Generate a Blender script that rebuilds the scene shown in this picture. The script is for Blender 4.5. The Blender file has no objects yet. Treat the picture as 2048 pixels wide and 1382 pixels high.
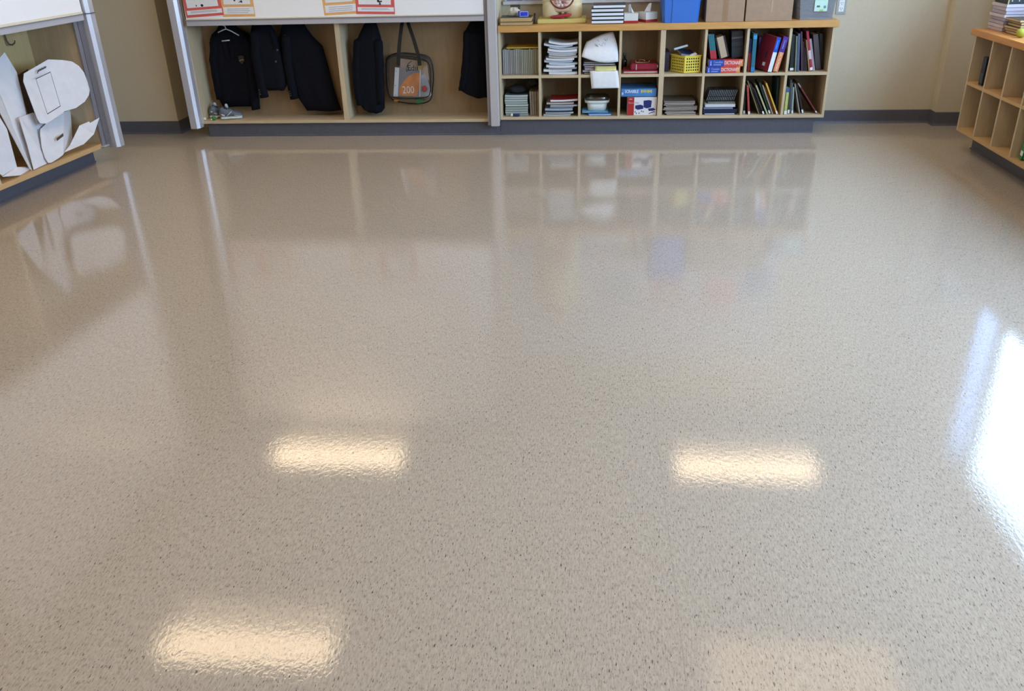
import bpy, bmesh, math, random
from mathutils import Vector, Matrix, Euler
random.seed(7)
R = math.radians
SC = bpy.context.scene
COL = SC.collection

# ------------------------------------------------------------------ camera
CAM = Vector((0.6986, -6.5872, 1.4898))
FPX = 1698.13
def cam_basis(pitch=26.58, roll=-1.635, yaw=-5.791):
    cp, sp = math.cos(R(pitch)), math.sin(R(pitch))
    cy, sy = math.cos(R(yaw)), math.sin(R(yaw))
    cr, sr = math.cos(R(roll)), math.sin(R(roll))
    fw = Vector((sy*cp, cy*cp, -sp)); r = Vector((cy, -sy, 0)); u = r.cross(fw)
    return cr*r + sr*u, -sr*r + cr*u, fw
CR, CU, CF = cam_basis()
cd = bpy.data.cameras.new('camera'); cam = bpy.data.objects.new('camera', cd); COL.objects.link(cam)
m3 = Matrix((CR, CU, -CF)).transposed()
cam.matrix_world = Matrix.Translation(CAM) @ m3.to_4x4()
cd.sensor_width = 36; cd.sensor_fit = 'HORIZONTAL'; cd.lens = FPX/2048*36; cd.clip_start = 0.05; cd.clip_end = 200
SC.camera = cam

# ------------------------------------------------------------------ world, exposure
SKY_STRENGTH = 23.0
w = bpy.data.worlds.new('sky'); SC.world = w; w.use_nodes = True
bgn = w.node_tree.nodes['Background']
bgn.inputs['Color'].default_value = (0.57, 0.75, 1.0, 1); bgn.inputs['Strength'].default_value = SKY_STRENGTH
vs = SC.view_settings
vs.view_transform = 'Standard'; vs.look = 'None'; vs.gamma = 1; vs.use_curve_mapping = False
vs.exposure = -0.50
LAMP_BRIGHT, LAMP_DIM = 15.0, 4.2
LAMP_COL = (1.0, 0.75, 0.48)
CEIL = 2.75
# openings in the window wall: (y0, y1, z0, z1)
XR = 3.6
OPEN = [(-0.85, -0.48, 1.09, 2.44), (-2.60, -0.89, 0.96, 2.40), (-4.40, -2.80, 0.96, 2.40), (-6.20, -4.60, 0.96, 2.40)]
for (y0, y1, z0, z1) in OPEN:                       # sampling guides for the daylight
    ld = bpy.data.lights.new('daylight_portal', 'AREA'); ld.shape = 'RECTANGLE'
    ld.size = z1-z0; ld.size_y = y1-y0; ld.cycles.is_portal = True
    lo = bpy.data.objects.new('daylight_portal', ld); COL.objects.link(lo)
    lo.location = (XR+0.06, (y0+y1)/2, (z0+z1)/2); lo.rotation_euler = (0, R(90), 0)

# ------------------------------------------------------------------ materials
def lin(c):
    if isinstance(c, str):
        c = c.lstrip('#'); c = [int(c[i:i+2], 16)/255 for i in (0, 2, 4)]
    else:
        c = [v/255 for v in c]
    return [v/12.92 if v <= 0.04045 else ((v+0.055)/1.055)**2.4 for v in c]
MC = {}
def mat(c, rough=0.55, var=0.10, scale=30.0, bump=0.0, metal=0.0, spec=0.5, stretch=(1, 1, 1), alpha=None, coat=0.0):
    key = (str(c), rough, var, scale, bump, metal, spec, stretch, alpha, coat)
    if key in MC: return MC[key]
    m = bpy.data.materials.new('surface'); m.use_nodes = True
    nt = m.node_tree; b = nt.nodes['Principled BSDF']
    rgb = lin(c)
    tc = nt.nodes.new('ShaderNodeTexCoord'); mp = nt.nodes.new('ShaderNodeMapping'); mp.inputs['Scale'].default_value = stretch
    nz = nt.nodes.new('ShaderNodeTexNoise'); nz.inputs['Scale'].default_value = scale; nz.inputs['Detail'].default_value = 3
    rp = nt.nodes.new('ShaderNodeValToRGB')
    rp.color_ramp.elements[0].position = 0.3; rp.color_ramp.elements[1].position = 0.7
    rp.color_ramp.elements[0].color = [v*(1-var) for v in rgb]+[1]; rp.color_ramp.elements[1].color = [min(1, v*(1+var*0.6)) for v in rgb]+[1]
    nt.links.new(tc.outputs['Object'], mp.inputs['Vector']); nt.links.new(mp.outputs['Vector'], nz.inputs['Vector'])
    nt.links.new(nz.outputs['Fac'], rp.inputs['Fac']); nt.links.new(rp.outputs['Color'], b.inputs['Base Color'])
    b.inputs['Roughness'].default_value = rough; b.inputs['Metallic'].default_value = metal
    b.inputs['Specular IOR Level'].default_value = spec; b.inputs['Coat Weight'].default_value = coat
    if bump:
        bp = nt.nodes.new('ShaderNodeBump'); bp.inputs['Strength'].default_value = bump; bp.inputs['Distance'].default_value = 0.004
        nt.links.new(nz.outputs['Fac'], bp.inputs['Height']); nt.links.new(bp.outputs['Normal'], b.inputs['Normal'])
    if alpha is not None:
        b.inputs['Alpha'].default_value = alpha
    MC[key] = m
    return m
def clear_mat(c, gloss=0.12, rough=0.08, haze=0.0, milk=0.0):
    key = ('clear', str(c), gloss, rough, haze, milk)
    if key in MC: return MC[key]
    m = bpy.data.materials.new('clear'); m.use_nodes = True; nt = m.node_tree
    out = nt.nodes['Material Output']; nt.nodes.remove(nt.nodes['Principled BSDF'])
    t = nt.nodes.new('ShaderNodeBsdfTransparent'); t.inputs['Color'].default_value = lin(c)+[1]
    g = nt.nodes.new('ShaderNodeBsdfGlossy'); g.inputs['Roughness'].default_value = rough
    nz = nt.nodes.new('ShaderNodeTexNoise'); nz.inputs['Scale'].default_value = 14
    bp = nt.nodes.new('ShaderNodeBump'); bp.inputs['Strength'].default_value = 0.08; bp.inputs['Distance'].default_value = 0.01
    nt.links.new(nz.outputs['Fac'], bp.inputs['Height']); nt.links.new(bp.outputs['Normal'], g.inputs['Normal'])
    x = nt.nodes.new('ShaderNodeMixShader'); x.inputs['Fac'].default_value = gloss
    nt.links.new(t.outputs[0], x.inputs[1]); nt.links.new(g.outputs[0], x.inputs[2])
    last = x
    if haze:
        d = nt.nodes.new('ShaderNodeBsdfTranslucent'); d.inputs['Color'].default_value = lin(c)+[1]
        y = nt.nodes.new('ShaderNodeMixShader'); y.inputs['Fac'].default_value = haze
        nt.links.new(x.outputs[0], y.inputs[1]); nt.links.new(d.outputs[0], y.inputs[2]); last = y
    if milk:
        d = nt.nodes.new('ShaderNodeBsdfDiffuse'); d.inputs['Color'].default_value = lin(c)+[1]
        y = nt.nodes.new('ShaderNodeMixShader'); y.inputs['Fac'].default_value = milk
        nt.links.new(last.outputs[0], y.inputs[1]); nt.links.new(d.outputs[0], y.inputs[2]); last = y
    nt.links.new(last.outputs[0], out.inputs['Surface'])
    MC[key] = m
    return m
def emit_mat(c, s):
    m = bpy.data.materials.new('lit_diffuser'); m.use_nodes = True; nt = m.node_tree
    nt.nodes.remove(nt.nodes['Principled BSDF'])
    e = nt.nodes.new('ShaderNodeEmission'); e.inputs['Color'].default_value = (*c, 1); e.inputs['Strength'].default_value = s
    nt.links.new(e.outputs[0], nt.nodes['Material Output'].inputs['Surface'])
    return m

def floor_material():
    m = bpy.data.materials.new('speckled_linoleum'); m.use_nodes = True; nt = m.node_tree; L = nt.links
    b = nt.nodes['Principled BSDF']
    tc = nt.nodes.new('ShaderNodeTexCoord')
    def mapping(s):
        q = nt.nodes.new('ShaderNodeMapping'); q.inputs['Scale'].default_value = s; L.new(tc.outputs['Object'], q.inputs['Vector']); return q
    def noise(s, scale, det, rough=0.6):
        q = mapping(s); n = nt.nodes.new('ShaderNodeTexNoise'); n.inputs['Scale'].default_value = scale
        n.inputs['Detail'].default_value = det; n.inputs['Roughness'].default_value = rough; L.new(q.outputs[0], n.inputs['Vector']); return n
    def ramp(src, p0, p1, c0=0.0, c1=1.0):
        r = nt.nodes.new('ShaderNodeMapRange'); r.inputs['From Min'].default_value = p0; r.inputs['From Max'].default_value = p1
        r.inputs['To Min'].default_value = c0; r.inputs['To Max'].default_value = c1; L.new(src, r.inputs['Value']); return r
    def mix(fac, a, c):
        x = nt.nodes.new('ShaderNodeMix'); x.data_type = 'RGBA'; L.new(fac, x.inputs[0])
        if isinstance(a, tuple): x.inputs[6].default_value = a
        else: L.new(a, x.inputs[6])
        x.inputs[7].default_value = c; return x.outputs[2]
    base = tuple(lin('#ab9f92')+[1]); light = tuple(lin('#c0b5a8')+[1]); mid = tuple(lin('#877b70')+[1]); dark = tuple(lin('#38302c')+[1])
    n1 = noise((1, 0.18, 1), 200, 4)
    col = mix(ramp(n1.outputs['Fac'], 0.35, 0.7).outputs[0], base, light)
    n2 = noise((1, 0.20, 1), 330, 2)
    col = mix(ramp(n2.outputs['Fac'], 0.54, 0.68, 0, 0.85).outputs[0], col, mid)
    n3 = noise((1, 0.24, 1), 260, 2, 0.5)
    n3b = noise((1, 1, 1), 9, 2)
    add = nt.nodes.new('ShaderNodeMath'); add.operation = 'MULTIPLY_ADD'; add.inputs[1].default_value = 0.10
    L.new(n3b.outputs['Fac'], add.inputs[0]); L.new(n3.outputs['Fac'], add.inputs[2])
    col = mix(ramp(add.outputs[0], 0.695, 0.745, 0, 0.9).outputs[0], col, dark)
    # welded seams of the sheet goods
    sx = nt.nodes.new('ShaderNodeSeparateXYZ'); L.new(tc.outputs['Object'], sx.inputs[0])
    a = nt.nodes.new('ShaderNodeMath'); a.operation = 'ADD'; a.inputs[1].default_value = 10 - 0.92; L.new(sx.outputs['X'], a.inputs[0])
    md = nt.nodes.new('ShaderNodeMath'); md.operation = 'MODULO'; md.inputs[1].default_value = 2.0; L.new(a.outputs[0], md.inputs[0])
    sm = nt.nodes.new('ShaderNodeMath'); sm.operation = 'LESS_THAN'; sm.inputs[1].default_value = 0.0022; L.new(md.outputs[0], sm.inputs[0])
    sf = nt.nodes.new('ShaderNodeMath'); sf.operation = 'MULTIPLY'; sf.inputs[1].default_value = 0.3; L.new(sm.outputs[0], sf.inputs[0])
    col = mix(sf.outputs[0], col, mid)
    L.new(col, b.inputs['Base Color'])
    b.inputs['Roughness'].default_value = 0.6
    b.inputs['Specular IOR Level'].default_value = 0.2
    b.inputs['Coat Weight'].default_value = 1.0; b.inputs['Coat IOR'].default_value = 1.5; b.inputs['Coat Roughness'].default_value = 0.022
    nb = noise((1, 0.6, 1), 95, 3); nb2 = noise((1, 1, 1), 2.2, 2)
    bp = nt.nodes.new('ShaderNodeBump'); bp.inputs['Strength'].default_value = 0.08; bp.inputs['Distance'].default_value = 0.003; L.new(nb.outputs['Fac'], bp.inputs['Height'])
    bq = nt.nodes.new('ShaderNodeBump'); bq.inputs['Strength'].default_value = 0.02; bq.inputs['Distance'].default_value = 0.02
    L.new(nb2.outputs['Fac'], bq.inputs['Height']); L.new(bp.outputs['Normal'], bq.inputs['Normal'])
    L.new(bq.outputs['Normal'], b.inputs['Coat Normal'])
    return m

WALL = mat('#cdc2ab', 0.75, 0.03, 60, 0.05)
CEILM = mat('#e6e3dc', 0.9, 0.05, 120, 0.2)
MAPLE = mat('#c9b696', 0.5, 0.10, 9, 0.02, stretch=(6, 6, 0.8))
MAPLE_H = mat('#c9b696', 0.5, 0.10, 9, 0.02, stretch=(0.8, 6, 6))
MAPLE_Y = mat('#cba574', 0.5, 0.10, 9, 0.02, stretch=(6, 0.8, 6))
TOPW = mat('#cf9c5a', 0.4, 0.12, 8, 0.02, stretch=(0.7, 6, 6))
TOPW_Y = mat('#c98a4a', 0.4, 0.12, 8, 0.02, stretch=(6, 0.7, 6))
INNER_SHADED = mat('#957d5c', 0.6, 0.10, 9, 0.02, stretch=(5, 5, 0.8))  # cubby back panels, maple darkened to hold the shade inside the cells
VINYL = mat('#5a5b66', 0.42, 0.08, 40, 0.03)
ALU = mat('#cdcdd6', 0.35, 0.05, 60, 0.0, metal=0.4, stretch=(8, 8, 0.3))
ALU_D = mat('#94939c', 0.4, 0.06, 60, 0.0, metal=0.4)
BOARD = mat('#f6f7fb', 0.18, 0.01, 5, 0.0)
PAPER = mat('#e9ebf0', 0.7, 0.04, 40)
CREAM = mat('#e4dcc4', 0.6, 0.04, 20)
BLACK = mat('#15151a', 0.5, 0.2, 30)
NAVY = mat('#0b0d18', 0.85, 0.25, 120, 0.15, spec=0.2)
NAVY2 = mat('#0a0c17', 0.85, 0.25, 120, 0.15, spec=0.2)
WHITE = mat('#f0f0f0', 0.5, 0.03, 20)

# ------------------------------------------------------------------ helpers
def ray(u, v):
    return CF + (u-1024)/FPX*CR - (v-691.04)/FPX*CU
def P(u, v, Y):
    d = ray(u, v); return CAM + d*((Y-CAM.y)/d.y)
def PZ(u, v, Z):
    d = ray(u, v); return CAM + d*((Z-CAM.z)/d.z)
def box(bm, x0, x1, y0, y1, z0, z1, M=None):
    vs_ = [bm.verts.new((x, y, z)) for z in (z0, z1) for y in (y0, y1) for x in (x0, x1)]
    for f in ((0, 2, 3, 1), (4, 5, 7, 6), (0, 1, 5, 4), (2, 6, 7, 3), (0, 4, 6, 2), (1, 3, 7, 5)):
        bm.faces.new([vs_[i] for i in f])
    if M is not None: bmesh.ops.transform(bm, matrix=M, verts=vs_)
    return vs_
def BX(*a, **k):
    bm = bmesh.new(); box(bm, *a, **k); return bm
def prism(bm, pts, vec):
    a = [bm.verts.new(p) for p in pts]; b = [bm.verts.new(Vector(p)+Vector(vec)) for p in pts]
    n = len(a)
    bm.faces.new(a); bm.faces.new(b[::-1])
    for i in range(n):
        bm.faces.new((a[i], b[i], b[(i+1) % n], a[(i+1) % n]))
def grid(bm, fn, nu, nv, th):
    """sheet: fn(s,t)->Vector, given thickness along the face normals"""
    pts = [[Vector(fn(i/nu, j/nv)) for j in range(nv+1)] for i in range(nu+1)]
    def nrm(i, j):
        a = pts[min(i+1, nu)][j]-pts[max(i-1, 0)][j]; b = pts[i][min(j+1, nv)]-pts[i][max(j-1, 0)]
        n = a.cross(b); return n.normalized() if n.length > 1e-9 else Vector((0, 0, 1))
    A = [[bm.verts.new(pts[i][j]+nrm(i, j)*th/2) for j in range(nv+1)] for i in range(nu+1)]
    B = [[bm.verts.new(pts[i][j]-nrm(i, j)*th/2) for j in range(nv+1)] for i in range(nu+1)]
    for i in range(nu):
        for j in range(nv):
            bm.faces.new((A[i][j], A[i+1][j], A[i+1][j+1], A[i][j+1])); bm.faces.new((B[i][j], B[i][j+1], B[i+1][j+1], B[i+1][j]))
    for i in range(nu):
        bm.faces.new((A[i][0], B[i][0], B[i+1][0], A[i+1][0])); bm.faces.new((A[i][nv], A[i+1][nv], B[i+1][nv], B[i][nv]))
    for j in range(nv):
        bm.faces.new((A[0][j], A[0][j+1], B[0][j+1], B[0][j])); bm.faces.new((A[nu][j], B[nu][j], B[nu][j+1], A[nu][j+1]))
def tube(bm, pts, r, n=8, closed=False):
    pts = [Vector(p) for p in pts]; rs = r if isinstance(r, (list, tuple)) else [r]*len(pts)
    rings = []
    up = Vector((0.13, 0.31, 0.94))
    for i, p in enumerate(pts):
        if closed: d = pts[(i+1) % len(pts)]-pts[i-1]
        else: d = pts[min(i+1, len(pts)-1)]-pts[max(i-1, 0)]
        d.normalize(); a = d.cross(up)
        if a.length < 0.05: a = d.cross(Vector((1, 0, 0)))
        a.normalize(); b = d.cross(a)
        rings.append([bm.verts.new(p+rs[i]*(math.cos(2*math.pi*k/n)*a+math.sin(2*math.pi*k/n)*b)) for k in range(n)])
    m = len(rings)
    for i in range(m if closed else m-1):
        for k in range(n):
            bm.faces.new((rings[i][k], rings[i][(k+1) % n], rings[(i+1) % m][(k+1) % n], rings[(i+1) % m][k]))
    if not closed:
        bm.faces.new(rings[0][::-1]); bm.faces.new(rings[-1])
def loft(bm, rings):
    V = [[bm.verts.new(p) for p in r] for r in rings]; n = len(V[0])
    for i in range(len(V)-1):
        for k in range(n):
            bm.faces.new((V[i][k], V[i][(k+1) % n], V[i+1][(k+1) % n], V[i+1][k]))
    bm.faces.new(V[0][::-1]); bm.faces.new(V[-1])
def ellipsoid(bm, c, r, nu=12, nv=8):
    rings = []
    for j in range(1, nv):
        t = math.pi*j/nv
        rings.append([Vector((c[0]+r[0]*math.sin(t)*math.cos(2*math.pi*k/nu), c[1]+r[1]*math.sin(t)*math.sin(2*math.pi*k/nu), c[2]+r[2]*math.cos(t))) for k in range(nu)])
    loft(bm, rings)
def obj(name, bm, m, parent=None, smooth=False, bevel=0.0, seg=2):
    bmesh.ops.recalc_face_normals(bm, faces=bm.faces)
    if bevel:
        bmesh.ops.bevel(bm, geom=list(bm.edges), offset=bevel, segments=seg, affect='EDGES', clamp_overlap=True)
    me = bpy.data.meshes.new(name); bm.to_mesh(me); bm.free()
    if smooth:
        for p in me.polygons: p.use_smooth = True
    me.materials.append(m)
    o = bpy.data.objects.new(name, me); COL.objects.link(o)
    if parent is not None: o.parent = parent
    return o
def tag(o, label, cat, group=None):
    o['label'] = label; o['category'] = cat
    if group: o['group'] = group
    return o
def thing(name, label, cat, loc=(0, 0, 0), rot=None, group=None):
    o = bpy.data.objects.new(name, None); COL.objects.link(o); o.empty_display_size = 0.05
    if isinstance(rot, Matrix): o.matrix_world = Matrix.Translation(Vector(loc)) @ rot.to_4x4()
    else:
        o.location = loc
        if rot: o.rotation_euler = rot
    return tag(o, label, cat, group)
def struct(o):
    o['kind'] = 'structure'; return o
def sempty(name):
    o = bpy.data.objects.new(name, None); COL.objects.link(o); return struct(o)
def text_bm(txt, size, M, depth=0.0004, sx=1.0, bold=False):
    c = bpy.data.curves.new('t', 'FONT'); c.body = txt; c.size = size; c.extrude = depth; c.align_x = 'CENTER'; c.align_y = 'CENTER'
    c.resolution_u = 2
    if bold: c.offset = size*0.02
    o = bpy.data.objects.new('t', c); COL.objects.link(o)
    dg = bpy.context.evaluated_depsgraph_get(); me = o.evaluated_get(dg).to_mesh()
    bm = bmesh.new(); bm.from_mesh(me); o.evaluated_get(dg).to_mesh_clear()
    bpy.data.objects.remove(o); bpy.data.curves.remove(c)
    bmesh.ops.transform(bm, matrix=M @ Matrix.Diagonal((sx, 1, 1, 1)), verts=bm.verts)
    return bm
# text facing -Y : local text x->+x, y->+z
FRONT = Matrix(((1, 0, 0, 0), (0, 0, -1, 0), (0, 1, 0, 0), (0, 0, 0, 1)))
ORD = ['lowest', 'second', 'third', 'fourth', 'fifth', 'sixth', 'seventh', 'eighth', 'ninth', 'tenth', 'eleventh', 'twelfth', 'thirteenth', 'fourteenth', 'fifteenth', 'sixteenth', 'seventeenth', 'eighteenth', 'nineteenth', 'twentieth']
NTH = ['first'] + ORD[1:]

# ------------------------------------------------------------------ the room
YB, XL, YF = 0.36, -3.30, -9.2
struct(obj('floor', BX(XL-0.2, XR+0.045, YF-0.2, YB+0.2, -0.1, 0), floor_material()))
cl = obj('ceiling', BX(XL-0.2, XR+0.045, YF-0.2, YB+0.2, CEIL+0.03, CEIL+0.13), CEILM); struct(cl)
# ceiling tiles 1.22 x 0.61 laid in a grid, joined as fine relief of the ceiling
LIGHTS = []
for cx in (-1.52, 2.05):
    for k in range(4):
        LIGHTS.append((cx, -0.31 - 2.22*k - (0.12 if cx > 0 and k else 0)))
bmt = bmesh.new()
gx0, gy0 = -1.52-0.61-1.24*2, -0.26+0.305
for i in range(-1, 7):
    for j in range(-1, 16):
        x0, y1 = gx0+1.24*i, gy0-0.61*j
        x1, y0 = x0+1.22, y1-0.60
        if x1 < XL or x0 > XR or y1 < YF or y0 > YB: continue
        xa, xb, ya, yb = max(x0, XL+0.005), min(x1, XR-0.005), max(y0, YF+0.005), min(y1, YB-0.005)
        if any(xa < lx+0.6 and xb > lx-0.6 and ya < ly+0.29 and yb > ly-0.29 for lx, ly in LIGHTS): continue
        if xb-xa > 0.02 and yb-ya > 0.02: box(bmt, xa, xb, ya, yb, CEIL, CEIL+0.028)
tl = obj('ceiling_tiles', bmt, CEILM, cl); tl['kind'] = 'stuff'
# walls
bm = bmesh.new(); box(bm, XL-0.2, XR+0.045, YB, YB+0.2, 0, CEIL+0.03); struct(obj('wall_back', bm, WALL))
bm = bmesh.new(); box(bm, XL, -2.6575, 0.1327, YB, 0, CEIL); struct(obj('wall_chase', bm, WALL))
bm = bmesh.new(); box(bm, 3.30, XR, 0.253, YB, 0, CEIL); struct(obj('wall_pilaster', bm, WALL))
bm = bmesh.new(); box(bm, XL-0.2, XL, YF-0.2, YB, 0, CEIL+0.03); struct(obj('wall_left', bm, WALL))
bm = bmesh.new(); box(bm, XL, XR, YF-0.2, YF, 0, CEIL+0.03); struct(obj('wall_front', bm, WALL))
bm = bmesh.new()
edges = sorted([YF-0.2, YB] + [v for o in OPEN for v in o[:2]])
for a, b in zip(edges[:-1], edges[1:]):
    o = next((o for o in OPEN if o[0] <= (a+b)/2 <= o[1]), None)
    if o is None: box(bm, XR, XR+0.045, a, b, 0, CEIL+0.03)
    else: box(bm, XR, XR+0.045, a, b, 0, o[2]); box(bm, XR, XR+0.045, a, b, o[3], CEIL+0.03)
struct(obj('wall_right', bm, WALL))
GLASS = clear_mat('#f2f8fa', 0.06, 0.01)
FROST = clear_mat('#b8c2d4', 0.04, 0.2, haze=0.55)
WFR = mat('#b9bcc4', 0.4, 0.05, 30, metal=0.3)
for n, (y0, y1, z0, z1) in enumerate(OPEN):
    wn = sempty('window_%d' % (n+1))
    bm = bmesh.new(); f = 0.03
    box(bm, XR+0.005, XR+0.04, y0, y0+f, z0, z1); box(bm, XR+0.005, XR+0.04, y1-f, y1, z0, z1)
    box(bm, XR+0.005, XR+0.04, y0+f, y1-f, z0, z0+f); box(bm, XR+0.005, XR+0.04, y0+f, y1-f, z1-f, z1)
    obj('window_frame', bm, WFR, wn)
    obj('pane', BX(XR+0.016, XR+0.024, y0+f, y1-f, z0+f, z1-f), FROST if n == 0 else GLASS, wn)
    obj('window_sill', BX(XR-0.012, XR+0.005, y0-0.01, y1+0.01, z0-0.02, z0), WFR, wn)
struct(obj('ground_outside', BX(XR+0.1, XR+40, -30, 25, -0.6, -0.5), mat('#9a988f', 0.9, 0.1, 3)))

def baseboard(name, a, b, nrm, h=0.1016):
    """vinyl cove base from a to b (2d), standing off towards nrm"""
    a, b, nrm = Vector(a), Vector(b), Vector(nrm)
    prof = [(0, 0), (0.014, 0), (0.0125, 0.003), (0.007, 0.012), (0.005, 0.02), (0.005, h-0.003), (0.003, h), (0, h)]
    bm = bmesh.new()
    prism(bm, [(a.x+nrm.x*o, a.y+nrm.y*o, z) for o, z in prof], (b.x-a.x, b.y-a.y, 0))
    return struct(obj(name, bm, VINYL))
baseboard('baseboard_back', (2.36, YB), (3.30, YB), (0, -1))
baseboard('baseboard_pilaster', (3.293, 0.253), (XR, 0.253), (0, -1))
baseboard('baseboard_pilaster_side', (3.30, 0.253), (3.30, YB), (-1, 0))
baseboard('baseboard_chase', (XL, 0.1327), (-2.65, 0.1327), (0, -1))
baseboard('baseboard_chase_side', (-2.6575, 0.1327), (-2.6575, YB), (1, 0))
baseboard('baseboard_left', (XL, YF), (XL, -3.4), (1, 0))
baseboard('baseboard_right', (XR, YF), (XR, -3.3), (-1, 0))

# ------------------------------------------------------------------ ceiling lights
EM_B = emit_mat(LAMP_COL, LAMP_BRIGHT); EM_D = emit_mat(LAMP_COL, LAMP_DIM)
names_l = ['left', 'right']
for i, (lx, ly) in enumerate(LIGHTS):
    t = thing('ceiling_light', '%s fluorescent troffer of the %s row of ceiling lights, counted from the wardrobes' % (NTH[i % 4], names_l[i//4]), 'ceiling light', (lx, ly, CEIL), group='troffers in the ceiling')
    bm = bmesh.new()
    box(bm, -0.61, 0.61, -0.30, -0.275, -0.006, 0.03); box(bm, -0.61, 0.61, 0.275, 0.30, -0.006, 0.03)
    box(bm, -0.61, -0.585, -0.275, 0.275, -0.006, 0.03); box(bm, 0.585, 0.61, -0.275, 0.275, -0.006, 0.03)
    box(bm, -0.585, 0.585, 0.035, 0.045, -0.004, 0.03)
    obj('frame', bm, mat('#e8e8e6', 0.4, 0.02, 10), t)
    obj('lit_lens', BX(-0.585, 0.585, -0.275, 0.035, 0.004, 0.010), EM_D if i == 5 else EM_B, t)   # one fixture has a weak tube
    obj('dim_lens', BX(-0.585, 0.585, 0.045, 0.275, 0.004, 0.010), EM_D, t)

# ------------------------------------------------------------------ cubby shelves, back wall
A = 0.29775; T = 0.018
ZB, ZM, ZT, ZTOP = 0.1203, 0.4464, 0.7546, 0.8006
def cell(j, up):
    x0 = A*j + (0.009 if j < 4 else 0.027)
    return x0, x0+A-T, (ZM if up else ZB+0.02), (ZT if up else ZM-0.02)
for k, side in enumerate(('wardrobe', 'outlet')):
    x00 = 0 if k == 0 else 4*A+T
    t = thing('cubby_shelf', 'maple cubby shelf of four columns and two rows nearer the %s' % ('whiteboard wardrobe' if k == 0 else 'wall outlet'), 'shelf', (x00, 0, ZB), group='cubby shelves along the back wall')
    H = ZT-ZB
    for i in range(5):
        obj('side_panel' if i in (0, 4) else 'divider', BX(A*i-0.009, A*i+0.009, 0, 0.335, 0.02 if 0 < i < 4 else 0, H), MAPLE, t)
    for i in range(4):
        obj('shelf_board', BX(A*i+0.009, A*(i+1)-0.009, 0.001, 0.335, ZM-ZB-0.02, ZM-ZB), MAPLE_H, t)
    bmb = bmesh.new(); box(bmb, 0.009, 4*A-0.009, 0.0, 0.335, 0, 0.02); obj('bottom_board', bmb, MAPLE_H, t)
    obj('back_panel', BX(-0.009, 4*A+0.009, 0.335, 0.355, 0, H), INNER_SHADED, t)
wt = obj('worktop', BX(-0.009, 2.428, -0.012, 0.358, ZT, ZTOP), TOPW, None, bevel=0.003)
tag(wt, 'long orange-toned wood worktop over the back wall cubbies', 'worktop')
tk = bmesh.new(); KD = 0.0324
prism(tk, [(-2.365, KD, 0.003), (-2.365, KD-0.009, 0), (-2.365, KD+0.30, 0), (-2.365, KD+0.30, 0.104), (-2.365, KD+0.003, 0.104), (-2.365, KD+0.003, 0.012)], (2.355, 0, 0))
box(tk, -0.01, 2.347, KD, KD+0.30, 0, ZB-0.001)
prism(tk, [(-0.01, KD, 0), (-0.01, KD-0.010, 0), (-0.01, KD-0.009, 0.003), (-0.01, KD, 0.012)], (2.357, 0, 0))
struct(obj('baseboard_cabinets', tk, VINYL))

# ------------------------------------------------------------------ wardrobe (open coat bays under sliding whiteboard)
XW0, XW1 = -2.400, -0.012
ZLB = 0.106
t = thing('wardrobe', 'maple coat wardrobe with two open bays under a sliding whiteboard', 'wardrobe', (XW0, 0, ZLB))
WD = XW1-XW0
obj('side_panel', BX(0, 0.02, 0, 0.34, 0, 2.54), MAPLE, t)
obj('side_panel', BX(WD-0.02, WD, -0.004, 0.355, 0, 2.54), mat('#dccfae', 0.5, 0.06, 9, stretch=(6, 6, 0.8)), t)
obj('divider', BX(1.164, 1.200, 0.002, 0.25, 0.022, 2.52), MAPLE, t)
obj('bottom_board', BX(0.02, WD-0.02, 0, 0.335, 0, 0.022), MAPLE_H, t)
obj('top_board', BX(0.02, WD-0.02, 0, 0.335, 2.52, 2.54), MAPLE_H, t)
obj('back_panel', BX(0.02, WD-0.02, 0.25, 0.265, 0.022, 2.52), mat('#9c8160', 0.55, 0.12, 7, 0.02, stretch=(4, 4, 0.7)), t)  # same wood as the rest, shade of the bays put into its colour
HOOKM = mat('#77736a', 0.4, 0.1, 40, metal=0.8)
hook_x = [-2.12, -1.86, -1.63, -1.02, -0.737, -0.17]
for hx in hook_x:
    bm = bmesh.new(); X = hx-XW0
    tube(bm, [(X, 0.25, 0.80), (X, 0.235, 0.80), (X, 0.225, 0.775), (X, 0.205, 0.765), (X, 0.19, 0.775), (X, 0.188, 0.79)], 0.004, 6)
    obj('coat_hook', bm, HOOKM, t)
def post(name, label, x, y, wdt, dep, chamfer_right, z0, z1, rotz=0.0):
    """extruded aluminium track post: local origin at its front left foot, runs to +x, back to +y"""
    t = thing(name, label, 'track post', (x, y, z0), (0, 0, rotz), group='aluminium track posts of the sliding whiteboards')
    c = chamfer_right; h = z1-z0
    prof = [(0, 0), (wdt-c, 0), (wdt, c), (wdt, dep), (wdt-0.008, dep), (wdt-0.008, dep*0.62), (wdt-0.014, dep*0.62), (wdt-0.014, dep), (0, dep)]
    bm = bmesh.new(); prism(bm, [(a, b, 0) for a, b in prof], (0, 0, h)); obj('extrusion', bm, ALU, t)
    obj('foot_cap', BX(0.004, wdt-0.016, 0.004, dep-0.004, -0.004, 0), ALU_D, t)
    return t
post('track_post', 'aluminium track post at the left end of the coat wardrobe', -2.455, -0.085, 0.070, 0.085, 0.020, 0.085, 2.66)
post('track_post', 'aluminium track post between the coat wardrobe and the cubbies', -0.074, -0.060, 0.062, 0.054, 0.004, 0.085, 2.66)
bm = bmesh.new(); box(bm, -0.100, -0.076, -0.042, -0.004, 0.088, 2.66)
tag(obj('track_channel', bm, ALU_D), 'darker aluminium channel beside the post between wardrobe and cubbies', 'track channel')
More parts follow.
